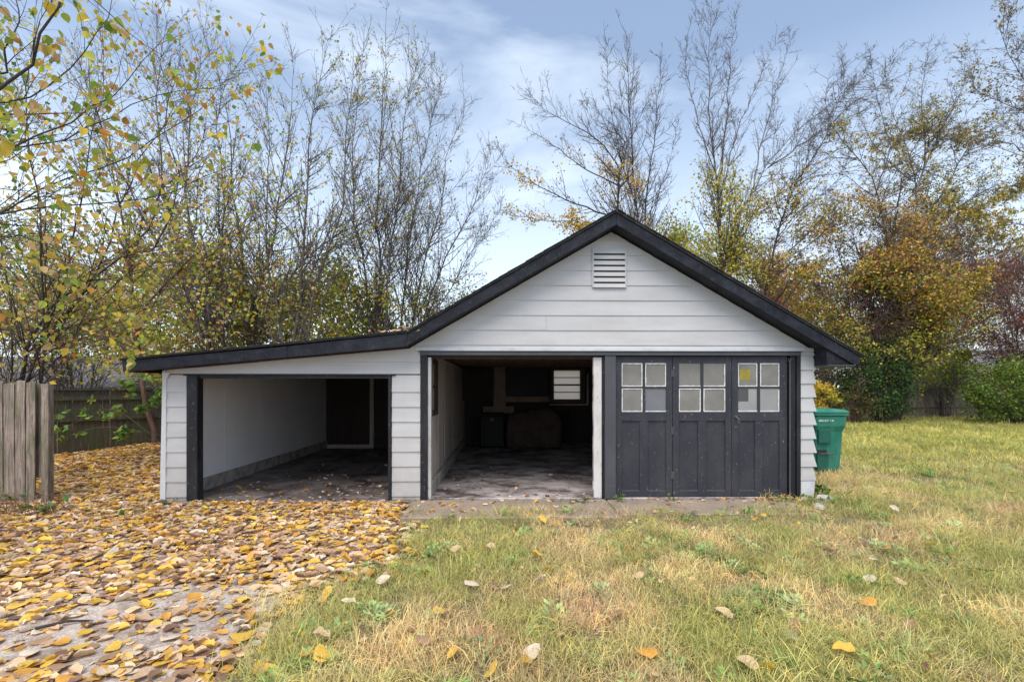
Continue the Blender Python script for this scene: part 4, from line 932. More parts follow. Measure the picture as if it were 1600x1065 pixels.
make_tree('vine_covered_tree', 'low tree smothered in rusty orange and yellow vines right of the garage', 'tree',
    [[(1395, 655), (1385, 560), (1365, 470), (1345, 400), (1310, 350)], [(1400, 655), (1425, 560), (1440, 470), (1440, 380)], [(1390, 655), (1350, 560), (1310, 490), (1260, 430)], [(1398, 655), (1410, 500), (1400, 400), (1380, 330)],
     [(1405, 655), (1450, 540), (1500, 470), (1540, 450)]],
    22.5, 35, .14, 'bark_dark', 'twig_red', (4.2, 3.8, 3.2), .40,
    [dict(p=.75, size=.12, pal=[ORG, GOLD, RUST, TANL], w=[1.6, 3.5, 1.4, 4], zone=(4.6, 10.8), clump=.05, rep=2, sc=.2), dict(p=.8, size=.11, pal=[OLV, YG, GRN, YEL], w=[2, 3, 2, 2], zone=(1.5, 7.5), clump=-.05, rep=2, sc=.15)], up=-.03, lens=((.5, 2.8), (.25, 1.2), (.12, .5)))
make_tree('shrub', 'arching purple-brown shrub hanging over the far fence', 'shrub',
    [[(1600, 650), (1590, 520), (1560, 440), (1500, 410), (1450, 430)], [(1610, 650), (1620, 500), (1590, 430), (1530, 430), (1490, 470)], [(1625, 650), (1650, 480), (1620, 420), (1570, 400)], [(1590, 650), (1570, 560), (1530, 500), (1500, 500)]],
    24, 36, .06, 'twig_purple', 'twig_purple', (5, 4.5, 3.5), .34, [dict(p=.18, size=.09, pal=[PINK, RUST, GOLD], w=[2, 2, 1], zone=(1, 8))], up=-.08, lens=((.5, 2.6), (.3, 1.2), (.15, .5)))
make_tree('maple_tree', 'small pink-red leaved tree just above the right roof slope', 'tree',
    [[(1225, 640), (1225, 520), (1215, 460), (1200, 420)], [(1227, 620), (1240, 500), (1250, 450)]], 33, 37, .09, 'bark_dark', 'twig_red', (4, 3.5, 3), .4,
    [dict(p=.9, size=.14, pal=[PINK, ORG, (.5, .25, .2)], w=[3, 1, 2], zone=(1, 12), rep=2, sc=.15)], up=.02)
# yellow-green understory
def B(*a, **k): return make_bush(*a, **k)
def bush_at(name, label, cat, px, py, d, wpx, hpx, n, size, pal, wts, seed, ry=None, **k):
    c_ = at(px, py, d); s = d / 760; return make_bush(name, label, cat, c_.x, c_.y, c_.z, wpx / 2 * s, ry or wpx / 2 * s * .8, hpx / 2 * s, n, size, pal, wts, seed, **k)
gu = 'understory trees behind the garage'
bush_at('understory_tree', 'yellow-green sapling crown glowing behind the lean-to roof, right of the brown stems', 'tree', 520, 520, 19, 200, 220, 15000, .135, [YG, YEL, GRN, OLV], [5, 3, 2, 1], 41, twigs=40)
bush_at('understory_tree', 'dense yellow-green sapling crown above the left end of the lean-to roof', 'tree', 300, 500, 19, 270, 230, 17000, .135, [YG, YEL, OLV, TANL], [4, 3, 2, 1], 42, twigs=40)
bush_at('understory_tree', 'loose olive thicket between the left house roof and the leaning tree', 'tree', 110, 480, 20, 260, 220, 11000, .12, [OLV, YG, DGR, TANL], [4, 2, 2, 1], 43, twigs=60, fill=.3)
bush_at('understory_tree', 'dark evergreen at the far left behind the branches', 'tree', -10, 430, 22, 170, 230, 6000, .10, [DGR, GRN, OLV], [5, 2, 1], 44, twigs=30)
bush_at('understory_tree', 'small olive crown showing just above the roof valley', 'tree', 700, 480, 22, 90, 120, 2200, .10, [OLV, YG, GRN], [3, 2, 1], 45, twigs=30)
bush_at('understory_tree', 'green-gold crown directly behind the right roof slope near the ridge', 'tree', 1060, 400, 23, 110, 170, 4500, .12, [YG, GRN, YEL], [4, 2.5, 2], 46, twigs=30, fill=.3)
bush_at('understory_tree', 'loose yellow crown above the middle of the right roof slope', 'tree', 1165, 420, 23.5, 130, 170, 3200, .12, [YG, YEL, OLV], [3, 3, 1], 47, twigs=30, fill=.2)
bush_at('understory_tree', 'yellow-leaved crown behind the rusty vines', 'tree', 1290, 480, 26, 150, 200, 6000, .13, [YG, YEL, OLV, BRN], [3, 3, 3, 1], 48, twigs=40, fill=.3)
bush_at('understory_tree', 'bright yellow crown behind the purple-brown shrub', 'tree', 1490, 500, 29, 190, 200, 6500, .14, [YEL, YG, GRN, OLV], [3, 4, 2, 2], 49, twigs=40, fill=.3)
bush_at('understory_tree', 'olive and gold crown at the right edge above the fence', 'tree', 1600, 430, 27, 200, 190, 6500, .13, [OLV, GRN, YEL, GOLD], [4, 2, 2, 1], 50, twigs=40, fill=.3)
bush_at('ivy_mound', 'dark green ivy mound at the lawn edge left of the far fence', 'ivy', 1372, 595, 22, 110, 130, 8000, .10, [DGR, GRN, (.06, .12, .04)], [5, 1.5, 3], 51, twigs=20, twigm='bark_dark')
bush_at('bush', 'lime-green bush draped over the top of the far fence', 'bush', 1478, 568, 25.6, 100, 66, 4200, .09, [YG, (.26, .36, .04), GRN], [4, 3, 1], 52, twigs=30, ry=.7)
bush_at('bush', 'large leafy green bush at the right edge of the lawn', 'bush', 1585, 615, 21.5, 140, 110, 9500, .11, [(.16, .28, .04), GRN, YG, DGR], [4, 3, 2, 2], 53, twigs=60)
bush_at('bush', 'small yellow shrub directly behind the green bin', 'bush', 1288, 618, 21, 44, 50, 1500, .09, [YEL, YG, GOLD], [4, 2, 1], 54, twigs=20)
bush_at('bush', 'low brown-green scrub between the yellow shrub and the ivy mound', 'bush', 1335, 630, 22, 70, 50, 2200, .08, [OLV, GRN, BRN], [3, 2, 3], 55, twigs=60, twigm='twig_red')
make_tree('vine_tangle', 'tangle of bare arching vines between the yellow shrub and the ivy mound', 'vines',
    [[(1290, 650), (1285, 600), (1300, 560), (1330, 555)], [(1320, 650), (1330, 590), (1310, 560), (1290, 570)], [(1345, 650), (1340, 590), (1360, 550), (1390, 560)], [(1310, 650), (1345, 600), (1350, 560)], [(1400, 650), (1390, 600), (1350, 570)]],
    22.6, 56, .035, 'bark_grey', 'twig_grey', (6, 5, 3.5), .5, [dict(p=.12, size=.08, pal=[OLV, BRN], w=[1, 1], zone=(0, 4))], up=-.06)
make_tree('vine_tangle', 'hanging curtain of brown vines and orange leaves just above the right end of the eave', 'vines',
    [[(1330, 650), (1290, 480), (1250, 400), (1210, 370), (1180, 400)], [(1340, 650), (1320, 440), (1290, 340), (1240, 300), (1190, 330)], [(1350, 650), (1350, 450), (1330, 360), (1290, 340), (1240, 390)],
     [(1370, 650), (1400, 450), (1390, 350), (1350, 310), (1300, 320)], [(1400, 650), (1470, 480), (1500, 400), (1450, 370), (1400, 390)], [(1380, 650), (1420, 430), (1440, 370), (1500, 350), (1560, 380)]],
    23.5, 58, .05, 'bark_dark', 'twig_red', (2.6, 2.6, 2.4), .34, [dict(p=.4, size=.12, pal=[GOLD, TANL, YEL, YG, OLV], w=[2.5, 4, 2.5, 2, 2], zone=(3, 11), clump=.1, rep=2, sc=.2)], up=-.09, lens=((.5, 2.4), (.3, 1.1), (.15, .5)))
# distant wood that reads as one mass
def wood_mass(name, x0, x1, y0, y1, h, n, pal, wts, seed, size=.22):
    g = np.random.default_rng(seed); X = g.uniform(x0, x1, n); Y_ = g.uniform(y0, y1, n)
    hh = h * (.75 + .25 * np.sin(X * .5 + seed) * np.cos(X * .23) + .12 * np.sin(X * 1.9)); Z = g.uniform(0, 1, n) ** .8 * hh
    C = np.stack([X, Y_, Z], 1); V, F, K_ = leaf_quads(g, C, size, palette(g, pal, wts, n, .25))
    o = link(name, np_mesh(name, V, [F], K_), M['leaf']); return tag(o, 'far band of mixed autumn undergrowth closing the view behind the yard', 'undergrowth', kind='stuff')
wood_mass('undergrowth', 8, 62, 24, 34, 3.6, 30000, [OLV, BRN, DGR, RUST, GRN], [3, 3, 3, 1, 1], 61, .24)
wood_mass('undergrowth', -62, 2, 19, 30, 3.8, 30000, [OLV, BRN, DGR, YG, TANL], [3, 2, 3, 2, 1], 62, .22)

# ---- the near tree at the left whose branches hang into view, with large leaves
def big_leaf_arrays(n=6):
    """outline of a heart-shaped leaf in xy, length 1 along +y"""
    half = [(0, 0), (.20, .02), (.36, .16), (.40, .36), (.30, .62), (.14, .84), (0, 1.05)]
    return half
def big_leaves(g, C, D, size, cols):
    """C centres (stalk ends), D directions"""
    half = np.array(big_leaf_arrays()); n = len(C); u = unit(np.cross(D, g.normal(size=(n, 3)))); nn = np.cross(D, u); s = size * g.uniform(.7, 1.25, n)
    rows = [];
    fold = g.uniform(.1, .5, n)[:, None]; curl = g.uniform(-.25, .25, n)[:, None]
    for sx in (1, -1):
        for (x, y) in half[1:-1]: rows.append(C + s[:, None] * (D * y + u * (sx * x) + nn * (abs(x) * fold + curl * y * y)))
    mid0 = C; mid1 = C + s[:, None] * (D * 1.05 + nn * curl * 1.1); midc = C + s[:, None] * (D * .45 + nn * curl * .2)
    V = np.stack([mid0, mid1, midc] + rows, 1)     # 3 + 5 + 5
    k = np.arange(n)[:, None] * 13; r = [3, 4, 5, 6, 7]; l = [8, 9, 10, 11, 12]
    tri = [(0, 3, 2), (3, 4, 2), (4, 5, 2), (5, 6, 2), (6, 7, 2), (7, 1, 2), (0, 2, 8), (8, 2, 9), (9, 2, 10), (10, 2, 11), (11, 2, 12), (12, 2, 1)]
    F = np.concatenate([k + np.array([t]) for t in tri]); return V.reshape(-1, 3), F, np.repeat(cols, 13, 0)
g = np.random.default_rng(71)
near = tag(empty('tree', (-6.3, -3.2, 0)), 'near overhanging tree with large heart-shaped green and yellow leaves, upper left', 'tree')
nb = np.array(near.location)
limbs = [[(-420, 700, 4.0), (-400, 400, 4.0), (-300, 150, 4.2), (-180, -60, 4.4), (60, -250, 4.6)],
         [(-330, 260, 4.6), (-100, 180, 5.0), (60, 140, 5.2), (150, 60, 5.4), (190, -40, 5.5)],
         [(-330, 420, 4.6), (-120, 380, 5.2), (60, 300, 5.6), (180, 250, 6.0), (300, 180, 6.3), (380, 90, 6.6)],
         [(-330, 230, 4.1), (-150, 200, 4.0), (0, 150, 3.9), (60, 80, 3.9), (98, -20, 3.9), (120, -120, 3.9)],
         [(-300, 180, 4.1), (-140, 110, 4.4), (-30, 120, 4.6), (26, 60, 4.7), (28, -30, 4.8)],
         [(-350, 330, 4.2), (-100, 290, 4.4), (60, 215, 4.6), (160, 160, 4.9), (220, 100, 5.1), (270, 40, 5.2)],
         [(-340, 300, 4.2), (-120, 250, 4.8), (30, 230, 5.0), (140, 200, 5.3), (250, 150, 5.6), (360, 140, 5.8)],
         [(-380, 480, 4.2), (-160, 420, 4.6), (0, 330, 5.0), (140, 320, 5.4), (260, 300, 5.9), (380, 250, 6.3)],
         [(-380, 560, 4.2), (-200, 520, 4.6), (-20, 515, 5.0), (120, 520, 5.5), (230, 545, 5.9)],
         [(-390, 600, 4.2), (-180, 480, 4.8), (0, 370, 5.2), (110, 400, 5.6), (220, 440, 6.2)],
         [(-200, 0, 4.4), (0, -60, 4.4), (120, -20, 4.6), (190, 40, 4.8), (260, 90, 5.0)],
         [(-150, -60, 4.4), (60, -120, 4.6), (220, -80, 5.0), (330, -20, 5.4)]]
SP = np.array([smooth_poly([np.array(at(a, b, c)) for a, b, c in L_], 16) for L_ in limbs]); SP[:, 2:-1] += g.normal(0, .02, SP[:, 2:-1].shape)
SP[0, :3, :2] = nb[:2] + np.array([[0, 0], [.02, .03], [.05, .05]]); SP[0, 0, 2] = -.1
rad = np.array([.11, .014, .013, .024, .020, .013, .013, .014, .011, .013, .013, .013]); SR = np.linspace(1, .15, 16)[None] * rad[:, None]
P1, R1 = kids(g, SP[1:], SR[1:], 4.5, .2, 1, .28, .3, 1.5, .7, .02, 6, .12, .003)
P2, R2 = kids(g, np.concatenate([P1]), R1, 6.5, .1, 1, .5, .12, .6, .75, .02, 4, .14, .0018)
V, F = tubes([(SP[:1] - nb, SR[:1], 10)]); link('trunk', np_mesh('trunk', V, F, smooth=True), M['bark_dark'], near)
V, F = tubes([(SP[1:] - nb, SR[1:], 7), (P1 - nb, R1, 4), (P2 - nb, R2, 3)]); link('branches', np_mesh('branches', V, F, smooth=True), M['bark_dark'], near)
C = np.concatenate([P2[:, -1], P2[:, 2], P1[:, -1]]); ks = g.random(len(C)) < .72; C = C[ks]; D_ = unit(g.normal(0, .6, C.shape) + np.array([.1, 0, -.75]))
Vn, Fn, Kn = big_leaves(g, C - nb, D_, .085, palette(g, [(.20, .30, .05), YG, YEL, TANL, ORG], [2.2, 3.2, 3.6, 2.6, .6], len(C)))
lo = link('leaves', np_mesh('leaves', Vn, [Fn], Kn), M['leaf'], near)

# ------------------------------------------------------------------ scatter engine (ground cover that nobody could count)
def scatter(name, pts, rot, scl, idx, tint, sources, label, cat):
    coll = bpy.data.collections.new(name + '_pieces')
    for s in sources: coll.objects.link(s)
    m = bpy.data.meshes.new(name); n = len(pts); m.vertices.add(n); m.vertices.foreach_set('co', np.asarray(pts, np.float32).ravel())
    for nm, ty, dat in (('rot', 'FLOAT_VECTOR', rot), ('scl', 'FLOAT', scl), ('idx', 'INT', idx)):
        a = m.attributes.new(nm, ty, 'POINT'); a.data.foreach_set('vector' if ty == 'FLOAT_VECTOR' else 'value', np.asarray(dat, np.int32 if ty == 'INT' else np.float32).ravel())
    a = m.attributes.new('tint', 'FLOAT_COLOR', 'POINT'); c4 = np.ones((n, 4), np.float32); c4[:, :3] = tint; a.data.foreach_set('color', c4.ravel())
    o = bpy.data.objects.new(name, m); col.objects.link(o)
    ng = bpy.data.node_groups.new(name, 'GeometryNodeTree'); ng.interface.new_socket('Geometry', in_out='INPUT', socket_type='NodeSocketGeometry'); ng.interface.new_socket('Geometry', in_out='OUTPUT', socket_type='NodeSocketGeometry')
    gi = ng.nodes.new('NodeGroupInput'); go = ng.nodes.new('NodeGroupOutput'); ip = ng.nodes.new('GeometryNodeInstanceOnPoints'); ci = ng.nodes.new('GeometryNodeCollectionInfo')
    ci.inputs['Collection'].default_value = coll; ci.inputs['Separate Children'].default_value = True; ci.inputs['Reset Children'].default_value = True
    def na(nm, ty):
        x = ng.nodes.new('GeometryNodeInputNamedAttribute'); x.data_type = ty; x.inputs['Name'].default_value = nm; return x.outputs['Attribute']
    e2r = ng.nodes.new('FunctionNodeEulerToRotation')
    k_ = ng.links.new; k_(gi.outputs[0], ip.inputs['Points']); k_(ci.outputs[0], ip.inputs['Instance']); ip.inputs['Pick Instance'].default_value = True
    k_(na('idx', 'INT'), ip.inputs['Instance Index']); k_(na('rot', 'FLOAT_VECTOR'), e2r.inputs[0]); k_(e2r.outputs[0], ip.inputs['Rotation']); k_(na('scl', 'FLOAT'), ip.inputs['Scale'])
    k_(ip.outputs[0], go.inputs[0])
    md = o.modifiers.new('scatter', 'NODES'); md.node_group = ng
    return tag(o, label, cat, kind='stuff')
def piece(name, V, F, cols, mat):
    m = np_mesh(name, V, F, cols, smooth=False); m.materials.append(mat); return bpy.data.objects.new(name, m)
def inside(x, y, ax0, ax1, ay0, ay1): return (x > ax0) & (x < ax1) & (y > ay0) & (y < ay1)
def in_view(x, y, m=1.6):
    d = y + CD; c_ = x / np.maximum(d, .1)
    return (d > 1.9) & (x > -1.06 * d - m) & (x < 1.10 * d + m)

# fallen-leaf shapes
def ground_leaf(g, tipped, fold, curl):
    wq = g.uniform(.85, 1.2); sk = g.uniform(-.12, .12); half = [(0, 0), (.19 * wq, .04), (.33 * wq, .19 + sk * .5), (.37 * wq, .42 + sk), (.32 * wq, .66 + sk), (.19 * wq, .88), (0, 1.0)]; V = [(0, 0, 0), (0, 1., 0), (0, .33, 0), (0, .68, 0)]
    for sx in (1, -1): V += [(sx * x * g.uniform(.9, 1.1), y + g.uniform(-.03, .03), 0) for x, y in half[1:-1]]
    V = np.array(V); V[:, 1] -= .5; ax = np.abs(V[:, 0]); V[:, 2] = ax * fold + curl * (V[:, 1] ** 2) + g.uniform(-.02, .02, len(V)) + .12 * fold * np.sin(V[:, 1] * 9 + tipped) * ax * 2
    V[:, 0] *= (1 - abs(fold) * .25); V[:, 2] -= V[:, 2].min() - .01
    F3 = np.array([(0, 4, 2), (4, 5, 2), (5, 6, 2), (6, 3, 2), (6, 7, 3), (7, 8, 3), (8, 1, 3), (0, 2, 9), (9, 2, 10), (10, 2, 11), (11, 2, 3), (11, 3, 12), (12, 3, 13), (13, 3, 1)])
    st = len(V); V = np.vstack([V, [(-.008, -.5, .02), (.008, -.5, .02), (.02, -.78, .05)]]); return V, np.vstack([F3, [(st, st + 1, st + 2)]])
gl = np.random.default_rng(81); lshapes = [ground_leaf(gl, i, f, c_) for i, (f, c_) in enumerate([(.08, .05), (.45, .3), (-.25, .1), (.15, -.25), (.7, .4), (-.15, -.1), (.9, .1), (.05, .2)])]
lsrc = []
for i, (V, F) in enumerate(lshapes):
    sh_ = np.ones((len(V), 3)) * (1 - .18 * (np.abs(V[:, :1]) < .02)); lsrc.append(piece('leaf_litter_piece.%03d' % i, V, [F], sh_, M['scatter']))
g = np.random.default_rng(82)
LP = [(.80, .52, .09), (.74, .39, .08), (.76, .55, .34), (.80, .68, .53), (.42, .265, .165), (.28, .165, .11), (.62, .42, .27)]
def litter_mask(x, y):
    """leaf density 0..1"""
    e = drive_edge(y) + .12 + .3 * wnoise(np.stack([x, y, 0 * x], 1), 1.3, 2.)
    a = sstep(.35, -.35, x - e) * (y < 1.2 + 0 * x)
    a = np.where(y < -1.3, a * (.58 + .38 * sstep(-4.6, -2.0, y + .25 * (x + 5))), a)
    side = (x < -4.98)
    a = np.where((y > -.12) & ~side, 0, a)
    a = np.where((y >= -.4) & side, 1.0, a)
    bare = sstep(.1, .5, wnoise(np.stack([x * 1.0, y * 1.6, 0 * x], 1), 1.25, 5.)) * sstep(-1.9, -3.0, y)
    return np.clip(a * (1 - .68 * bare), 0, 1)
n = 95000; x = g.uniform(-13, -.6, n); y = g.uniform(-5.4, 8, n)
keep = in_view(x, y, 1.2) & (g.random(n) < litter_mask(x, y)) & ~inside(x, y, -4.98, 5, -.1, 9) & ~inside(x, y, -1.35, 5, -1.15, 9)
fy = A2.y + (x - A2.x) * (B2.y - A2.y) / (B2.x - A2.x); keep &= y < fy + .3
x, y = x[keep], y[keep]; n = len(x); lay = g.random(n)
patch = wnoise(np.stack([x, y, 0 * x], 1), .9, 3.)
yy_ = sstep(-2.5, 2.5, y)[:, None]
wts = np.array([4.0, 1.7, 3.2, 2.0, 1.4, 1.1, 1.8])
ci_ = g.choice(7, n, p=wts / wts.sum()); far = (g.random(n) < .45 * yy_[:, 0]); ci_ = np.where(far, g.choice([0, 1, 2], n), ci_); ci_ = np.where((lay < .35) & (g.random(n) < .6), g.choice([4, 5, 6], n), ci_)
tint = np.array(LP)[ci_] * (1 + g.normal(0, .14, (n, 1)))
rot = np.stack([g.normal(0, .13, n), g.normal(0, .13, n), g.uniform(0, 6.28, n)], 1)
z = ground_z(x, y) + .006 + lay * .016 * litter_mask(x, y)
# pick the leaves that show largest as separate things
dist = np.hypot(x, y + CD); pxs = (x / (y + CD) > -1.03) & (y + CD > 2.55)
top = np.where(pxs & (lay > .55))[0]; top = top[np.argsort(dist[top])][:235]
rest = np.ones(n, bool); rest[top] = False
scl = np.where(g.random(n) < .55, g.uniform(.025, .08, n), g.uniform(.075, .14, n))
scatter('leaf_litter', np.stack([x, y, z], 1)[rest], rot[rest], scl[rest], g.integers(0, 8, rest.sum()), np.clip(tint[rest], .01, .9), lsrc,
        'thick carpet of yellow, tan and brown fallen leaves over the driveway and side yard', 'leaf litter')
LN = ['yellow', 'orange', 'tan', 'pale cream', 'brown', 'dark brown', 'light brown']
lmats = [leafmat('fallen_leaf_' + LN[i].replace(' ', '_'), tint=LP[i], transl=.2) for i in range(7)]
lmesh = {}
SIZE = lambda s: 'small' if s < .105 else ('large' if s > .135 else 'medium')
def fallen(x, y, z, rot, s, ci, where, group):
    si = int(gl.integers(0, 8)); key = (si, ci)
    if where is None: where = place_word(x, y)
    if key not in lmesh:
        V, F = lshapes[si]; m = np_mesh('fallen_leaf', V, [F], None, smooth=True); m.materials.append(lmats[ci]); lmesh[key] = m
    o = bpy.data.objects.new('fallen_leaf', lmesh[key]); col.objects.link(o); o.location = (x, y, z); o.rotation_euler = rot; o.scale = (s, s, s)
    return tag(o, '%s %s %s leaf %s' % (SIZE(s), SHAPE[si], LN[ci], where), 'leaf', group)
SHAPE = ['flat', 'curled', 'downturned', 'arched', 'deeply folded', 'drooping', 'rolled', 'cupped']
def place_word(x, y):
    if x > drive_edge(y) - .25: return 'beside the grass edge of the driveway'
    if y > -2.9: return 'on the driveway toward the carport'
    if x < -3.2: return 'on the driveway by the left picture edge'
    return 'on the bare patch of the near driveway' if x > -2.5 else 'among litter on the near driveway'
for i in top: fallen(x[i], y[i], z[i] + .004, tuple(rot[i]), max(scl[i], .08), int(ci_[i]), None, 'fallen leaves on the driveway')
# leaves in and around the openings
n2 = 520; a = g.uniform(-4.6, 4.4, n2); b = np.abs(g.normal(0, 1.0, n2)) ** 1.2 * 1.5
ok = ((a < -1.75) & (b < 3.6)) | ((a > -1.0) & (a < 1.3) & (b < 3.4) & (g.random(n2) < .55)); a, b = a[ok], b[ok]
pos = np.stack([a, b - .08, np.where(a < -1.2, .010, .026)], 1)
n3 = 150; a3 = g.uniform(-1.3, 4.3, n3); b3_ = -np.abs(g.normal(0, .5, n3)) - .02; k3 = (b3_ > -1.1) & (g.random(n3) < np.where(a3 < 0, .9, .35)); 
pos = np.vstack([pos, np.stack([a3, b3_, np.full(n3, .008)], 1)[k3]])
pr = g.uniform(.04, .09, len(pos))
scatter('leaf_debris', pos, np.stack([g.normal(0, .2, len(pos)), g.normal(0, .2, len(pos)), g.uniform(0, 6.3, len(pos))], 1), pr, g.integers(0, 8, len(pos)),
        np.array(LP)[g.choice(7, len(pos), p=[.06, .1, .2, .2, .16, .14, .14])], lsrc, 'small dry leaves blown onto the garage, carport and apron floors', 'leaf debris')
# leaves on the lean-to roof
n4 = 900; a = g.uniform(-5.3, -1.2, n4) ; b = g.uniform(-.32, 3, n4); zr = BZ + SH * (a - BX) + .182
m4 = a > -1.9; n5 = 160; a5 = g.normal(-1.45, .13, n5); b5 = g.uniform(-.36, .3, n5); z5 = BZ + SH * (a5 - BX) + .2 + np.abs(g.normal(0, .03, n5))
P4 = np.vstack([np.stack([a, b, zr + g.uniform(0, .02, n4)], 1), np.stack([a5, b5, z5], 1)])
scatter('roof_leaves', P4, np.stack([g.normal(0, .4, len(P4)), g.normal(0, .4, len(P4)), g.uniform(0, 6.3, len(P4))], 1), g.uniform(.05, .1, len(P4)), g.integers(0, 8, len(P4)),
        np.array(LP)[g.choice([1, 2, 4, 6], len(P4))], lsrc, 'rusty dry leaves gathered on the lean-to roof and in its valley', 'leaf debris')

# ---- grass
def tuft(g, nb, rad, h0, h1, flop, width, base_col, tip_col, straw):
    V, F, C_ = [], [], []
    for _ in range(nb):
        a = g.uniform(0, 6.283); r_ = rad * math.sqrt(g.random()); p = np.array([r_ * math.cos(a), r_ * math.sin(a), -.01]); az = g.uniform(0, 6.283)
        h = g.uniform(h0, h1); d = np.array([math.cos(az), math.sin(az), 0]); s = np.array([-d[1], d[0], 0]) * width * g.uniform(.7, 1.3)
        fl = flop * g.uniform(.3, 1.2); pts = [p]; ang_ = g.uniform(.1, .9)
        for j in range(3):
            pts.append(pts[-1] + (d * math.sin(ang_) + np.array([0, 0, math.cos(ang_)])) * h / 3); ang_ += fl
        k0 = len(V); cb = np.array(straw if g.random() < .33 else base_col) * g.uniform(.75, 1.25); ct = cb * np.array(tip_col)
        for j in range(3):
            wj = (1, .85, .55)[j]; V += [pts[j] - s * wj, pts[j] + s * wj]; cc_ = cb * (1 - j / 3) + ct * j / 3; C_ += [cc_, cc_]
        V.append(pts[3]); C_.append(ct)
        F += [(k0, k0 + 1, k0 + 3), (k0, k0 + 3, k0 + 2), (k0 + 2, k0 + 3, k0 + 5), (k0 + 2, k0 + 5, k0 + 4), (k0 + 4, k0 + 5, k0 + 6)]
    V = np.array(V); V[:, 2] = np.maximum(V[:, 2], -.01 + .0 * V[:, 2]); return V, [np.array(F)], np.array(C_)
gt = np.random.default_rng(91); gs = []
tip = (1.25, 1.15, 1.0); ST = (1.7, 1.35, 1.05)
for i in range(4): gs.append(piece('grass_tuft.%03d' % i, *tuft(gt, 60, .16, .06, .13, .60, .0021, (1, 1, 1), tip, ST), M['scatter']))
for i in range(4, 7): gs.append(piece('grass_tuft.%03d' % i, *tuft(gt, 46, .20, .12, .24, .85, .0018, (1.15, 1.1, 1.), tip, ST), M['scatter']))
for i in range(7, 9): gs.append(piece('grass_tuft.%03d' % i, *tuft(gt, 40, .24, .10, .26, .7, .0042, (1, 1, 1), tip, ST), M['scatter']))
def broad(g, nb):
    V, F, C_ = [], [], []
    for _ in range(nb):
        a = g.uniform(0, 6.283); r_ = g.uniform(0, .10); c0_ = np.array([r_ * math.cos(a), r_ * math.sin(a), g.uniform(.01, .05)]); d = np.array([math.cos(a), math.sin(a), g.uniform(.0, .7)]); d /= np.linalg.norm(d)
        s = np.cross(d, [0, 0, 1.]); s /= np.linalg.norm(s); l_ = g.uniform(.025, .06); k0 = len(V); cb = np.array([.75, 1.1, .8]) * g.uniform(.7, 1.2)
        V += [c0_, c0_ + d * l_ * .5 + s * l_ * .3, c0_ + d * l_, c0_ + d * l_ * .5 - s * l_ * .3]; C_ += [cb] * 4; F.append((k0, k0 + 1, k0 + 2, k0 + 3))
    return np.array(V), [np.array(F)], np.array(C_)
for i in range(9, 11): gs.append(piece('grass_tuft.%03d' % i, *broad(gt, 46), M['scatter']))
g = np.random.default_rng(92)
def lawn_mask(x, y):
    e = drive_edge(y) - .05 + .25 * wnoise(np.stack([x, y, 0 * x], 1), 2.1, 2.)
    a = sstep(-.15, .35, x - e)
    ye = -.70 + .16 * np.sin(x * 3.1) * np.sin(x * 1.3 + 1) + .08 * np.sin(x * 9.)
    a = np.where((x > -1.30) & (x < 4.02 + .14 * np.sin(y * 9)) & (y > ye) & (y < .1), 0, a)
    edge = inside(x, y, -1.6, 4.55, -1.0, -.4); a = np.where(edge, a * .8, a)
    a = np.where(inside(x, y, -5.1, 4.72, -.02, 7.3), 0, a); a = np.where((x < 4.7) & (y > -.2), 0, a)
    a = np.where(inside(x, y, -1.9, -.9, -1.7, 0), a * .3, a)
    return a
X, Y_ = [], []
for (d0, d1, den) in ((1.9, 3.6, 150), (3.6, 5.5, 120), (5.5, 8, 80), (8, 13, 46), (13, 20, 26), (20, 31, 14)):
    wd = 1.1 * d1 + 2; n = int(den * (d1 - d0) * 2 * wd); x = g.uniform(-wd, wd, n); y = g.uniform(d0, d1, n) - CD
    k_ = in_view(x, y, 1.2) & (g.random(n) < lawn_mask(x, y)) & ((y < 24) | (x > 8)); X.append(x[k_]); Y_.append(y[k_])
x = np.concatenate(X); y = np.concatenate(Y_); n = len(x); xy = np.stack([x, y, 0 * x], 1)
p1 = .7 * wnoise(xy, .8, 7.) + .6 * wnoise(xy, 2.7, 3.) + .3 * wnoise(xy, 7., 1.); p2 = .7 * wnoise(xy, 1.3, 11.) + .6 * wnoise(xy, 4.2, 5.) + .3 * wnoise(xy, 8., 4.)
GR, ST_, DEAD, LUSH = np.array([.32, .36, .14]), np.array([.54, .48, .28]), np.array([.50, .40, .28]), np.array([.16, .26, .08])
f1 = sstep(-.35, .5, p1)[:, None]; f2 = sstep(.35, 1.0, p2)[:, None] * .8; f3 = sstep(.45, .9, -p2)[:, None]
tint = GR * (1 - f1) + ST_ * f1; tint = tint * (1 - f2) + DEAD * f2; tint = tint * (1 - f3) + LUSH * f3
farf = sstep(7, 14, y + CD)[:, None]; tint = tint * (1 - farf * .7) + (np.array([.36, .42, .11]) * (1 + .25 * p1[:, None])) * farf * .7
tint *= (1 + g.normal(0, .2, (n, 1)))
dd = y + CD
idx = np.where(dd > 9, g.integers(7, 9, n), g.integers(0, 7, n)); idx = np.where((dd <= 9) & (g.random(n) < .35), g.integers(4, 7, n), idx)
bl = (g.random(n) < np.where(-p2 > .35, .35, .06)) & (dd < 10); idx = np.where(bl, g.integers(9, 11, n), idx)
sc_ = g.uniform(.6, 1.15, n) * (1 - .35 * inside(x, y, -1.6, 4.6, -1.6, -.9)) * np.where(dd > 12, 1.15, 1)
scatter('grass', np.stack([x, y, ground_z(x, y)], 1), np.stack([g.normal(0, .12, n) + .45 * wnoise(xy, 1.9, 21.), g.normal(0, .12, n) + .45 * wnoise(xy, 2.3, 31.), g.uniform(0, 6.283, n)], 1), sc_, idx, np.clip(tint, .01, .8), gs,
        'rough lawn of mixed green and straw-coloured grass in front of and beside the garage', 'grass')
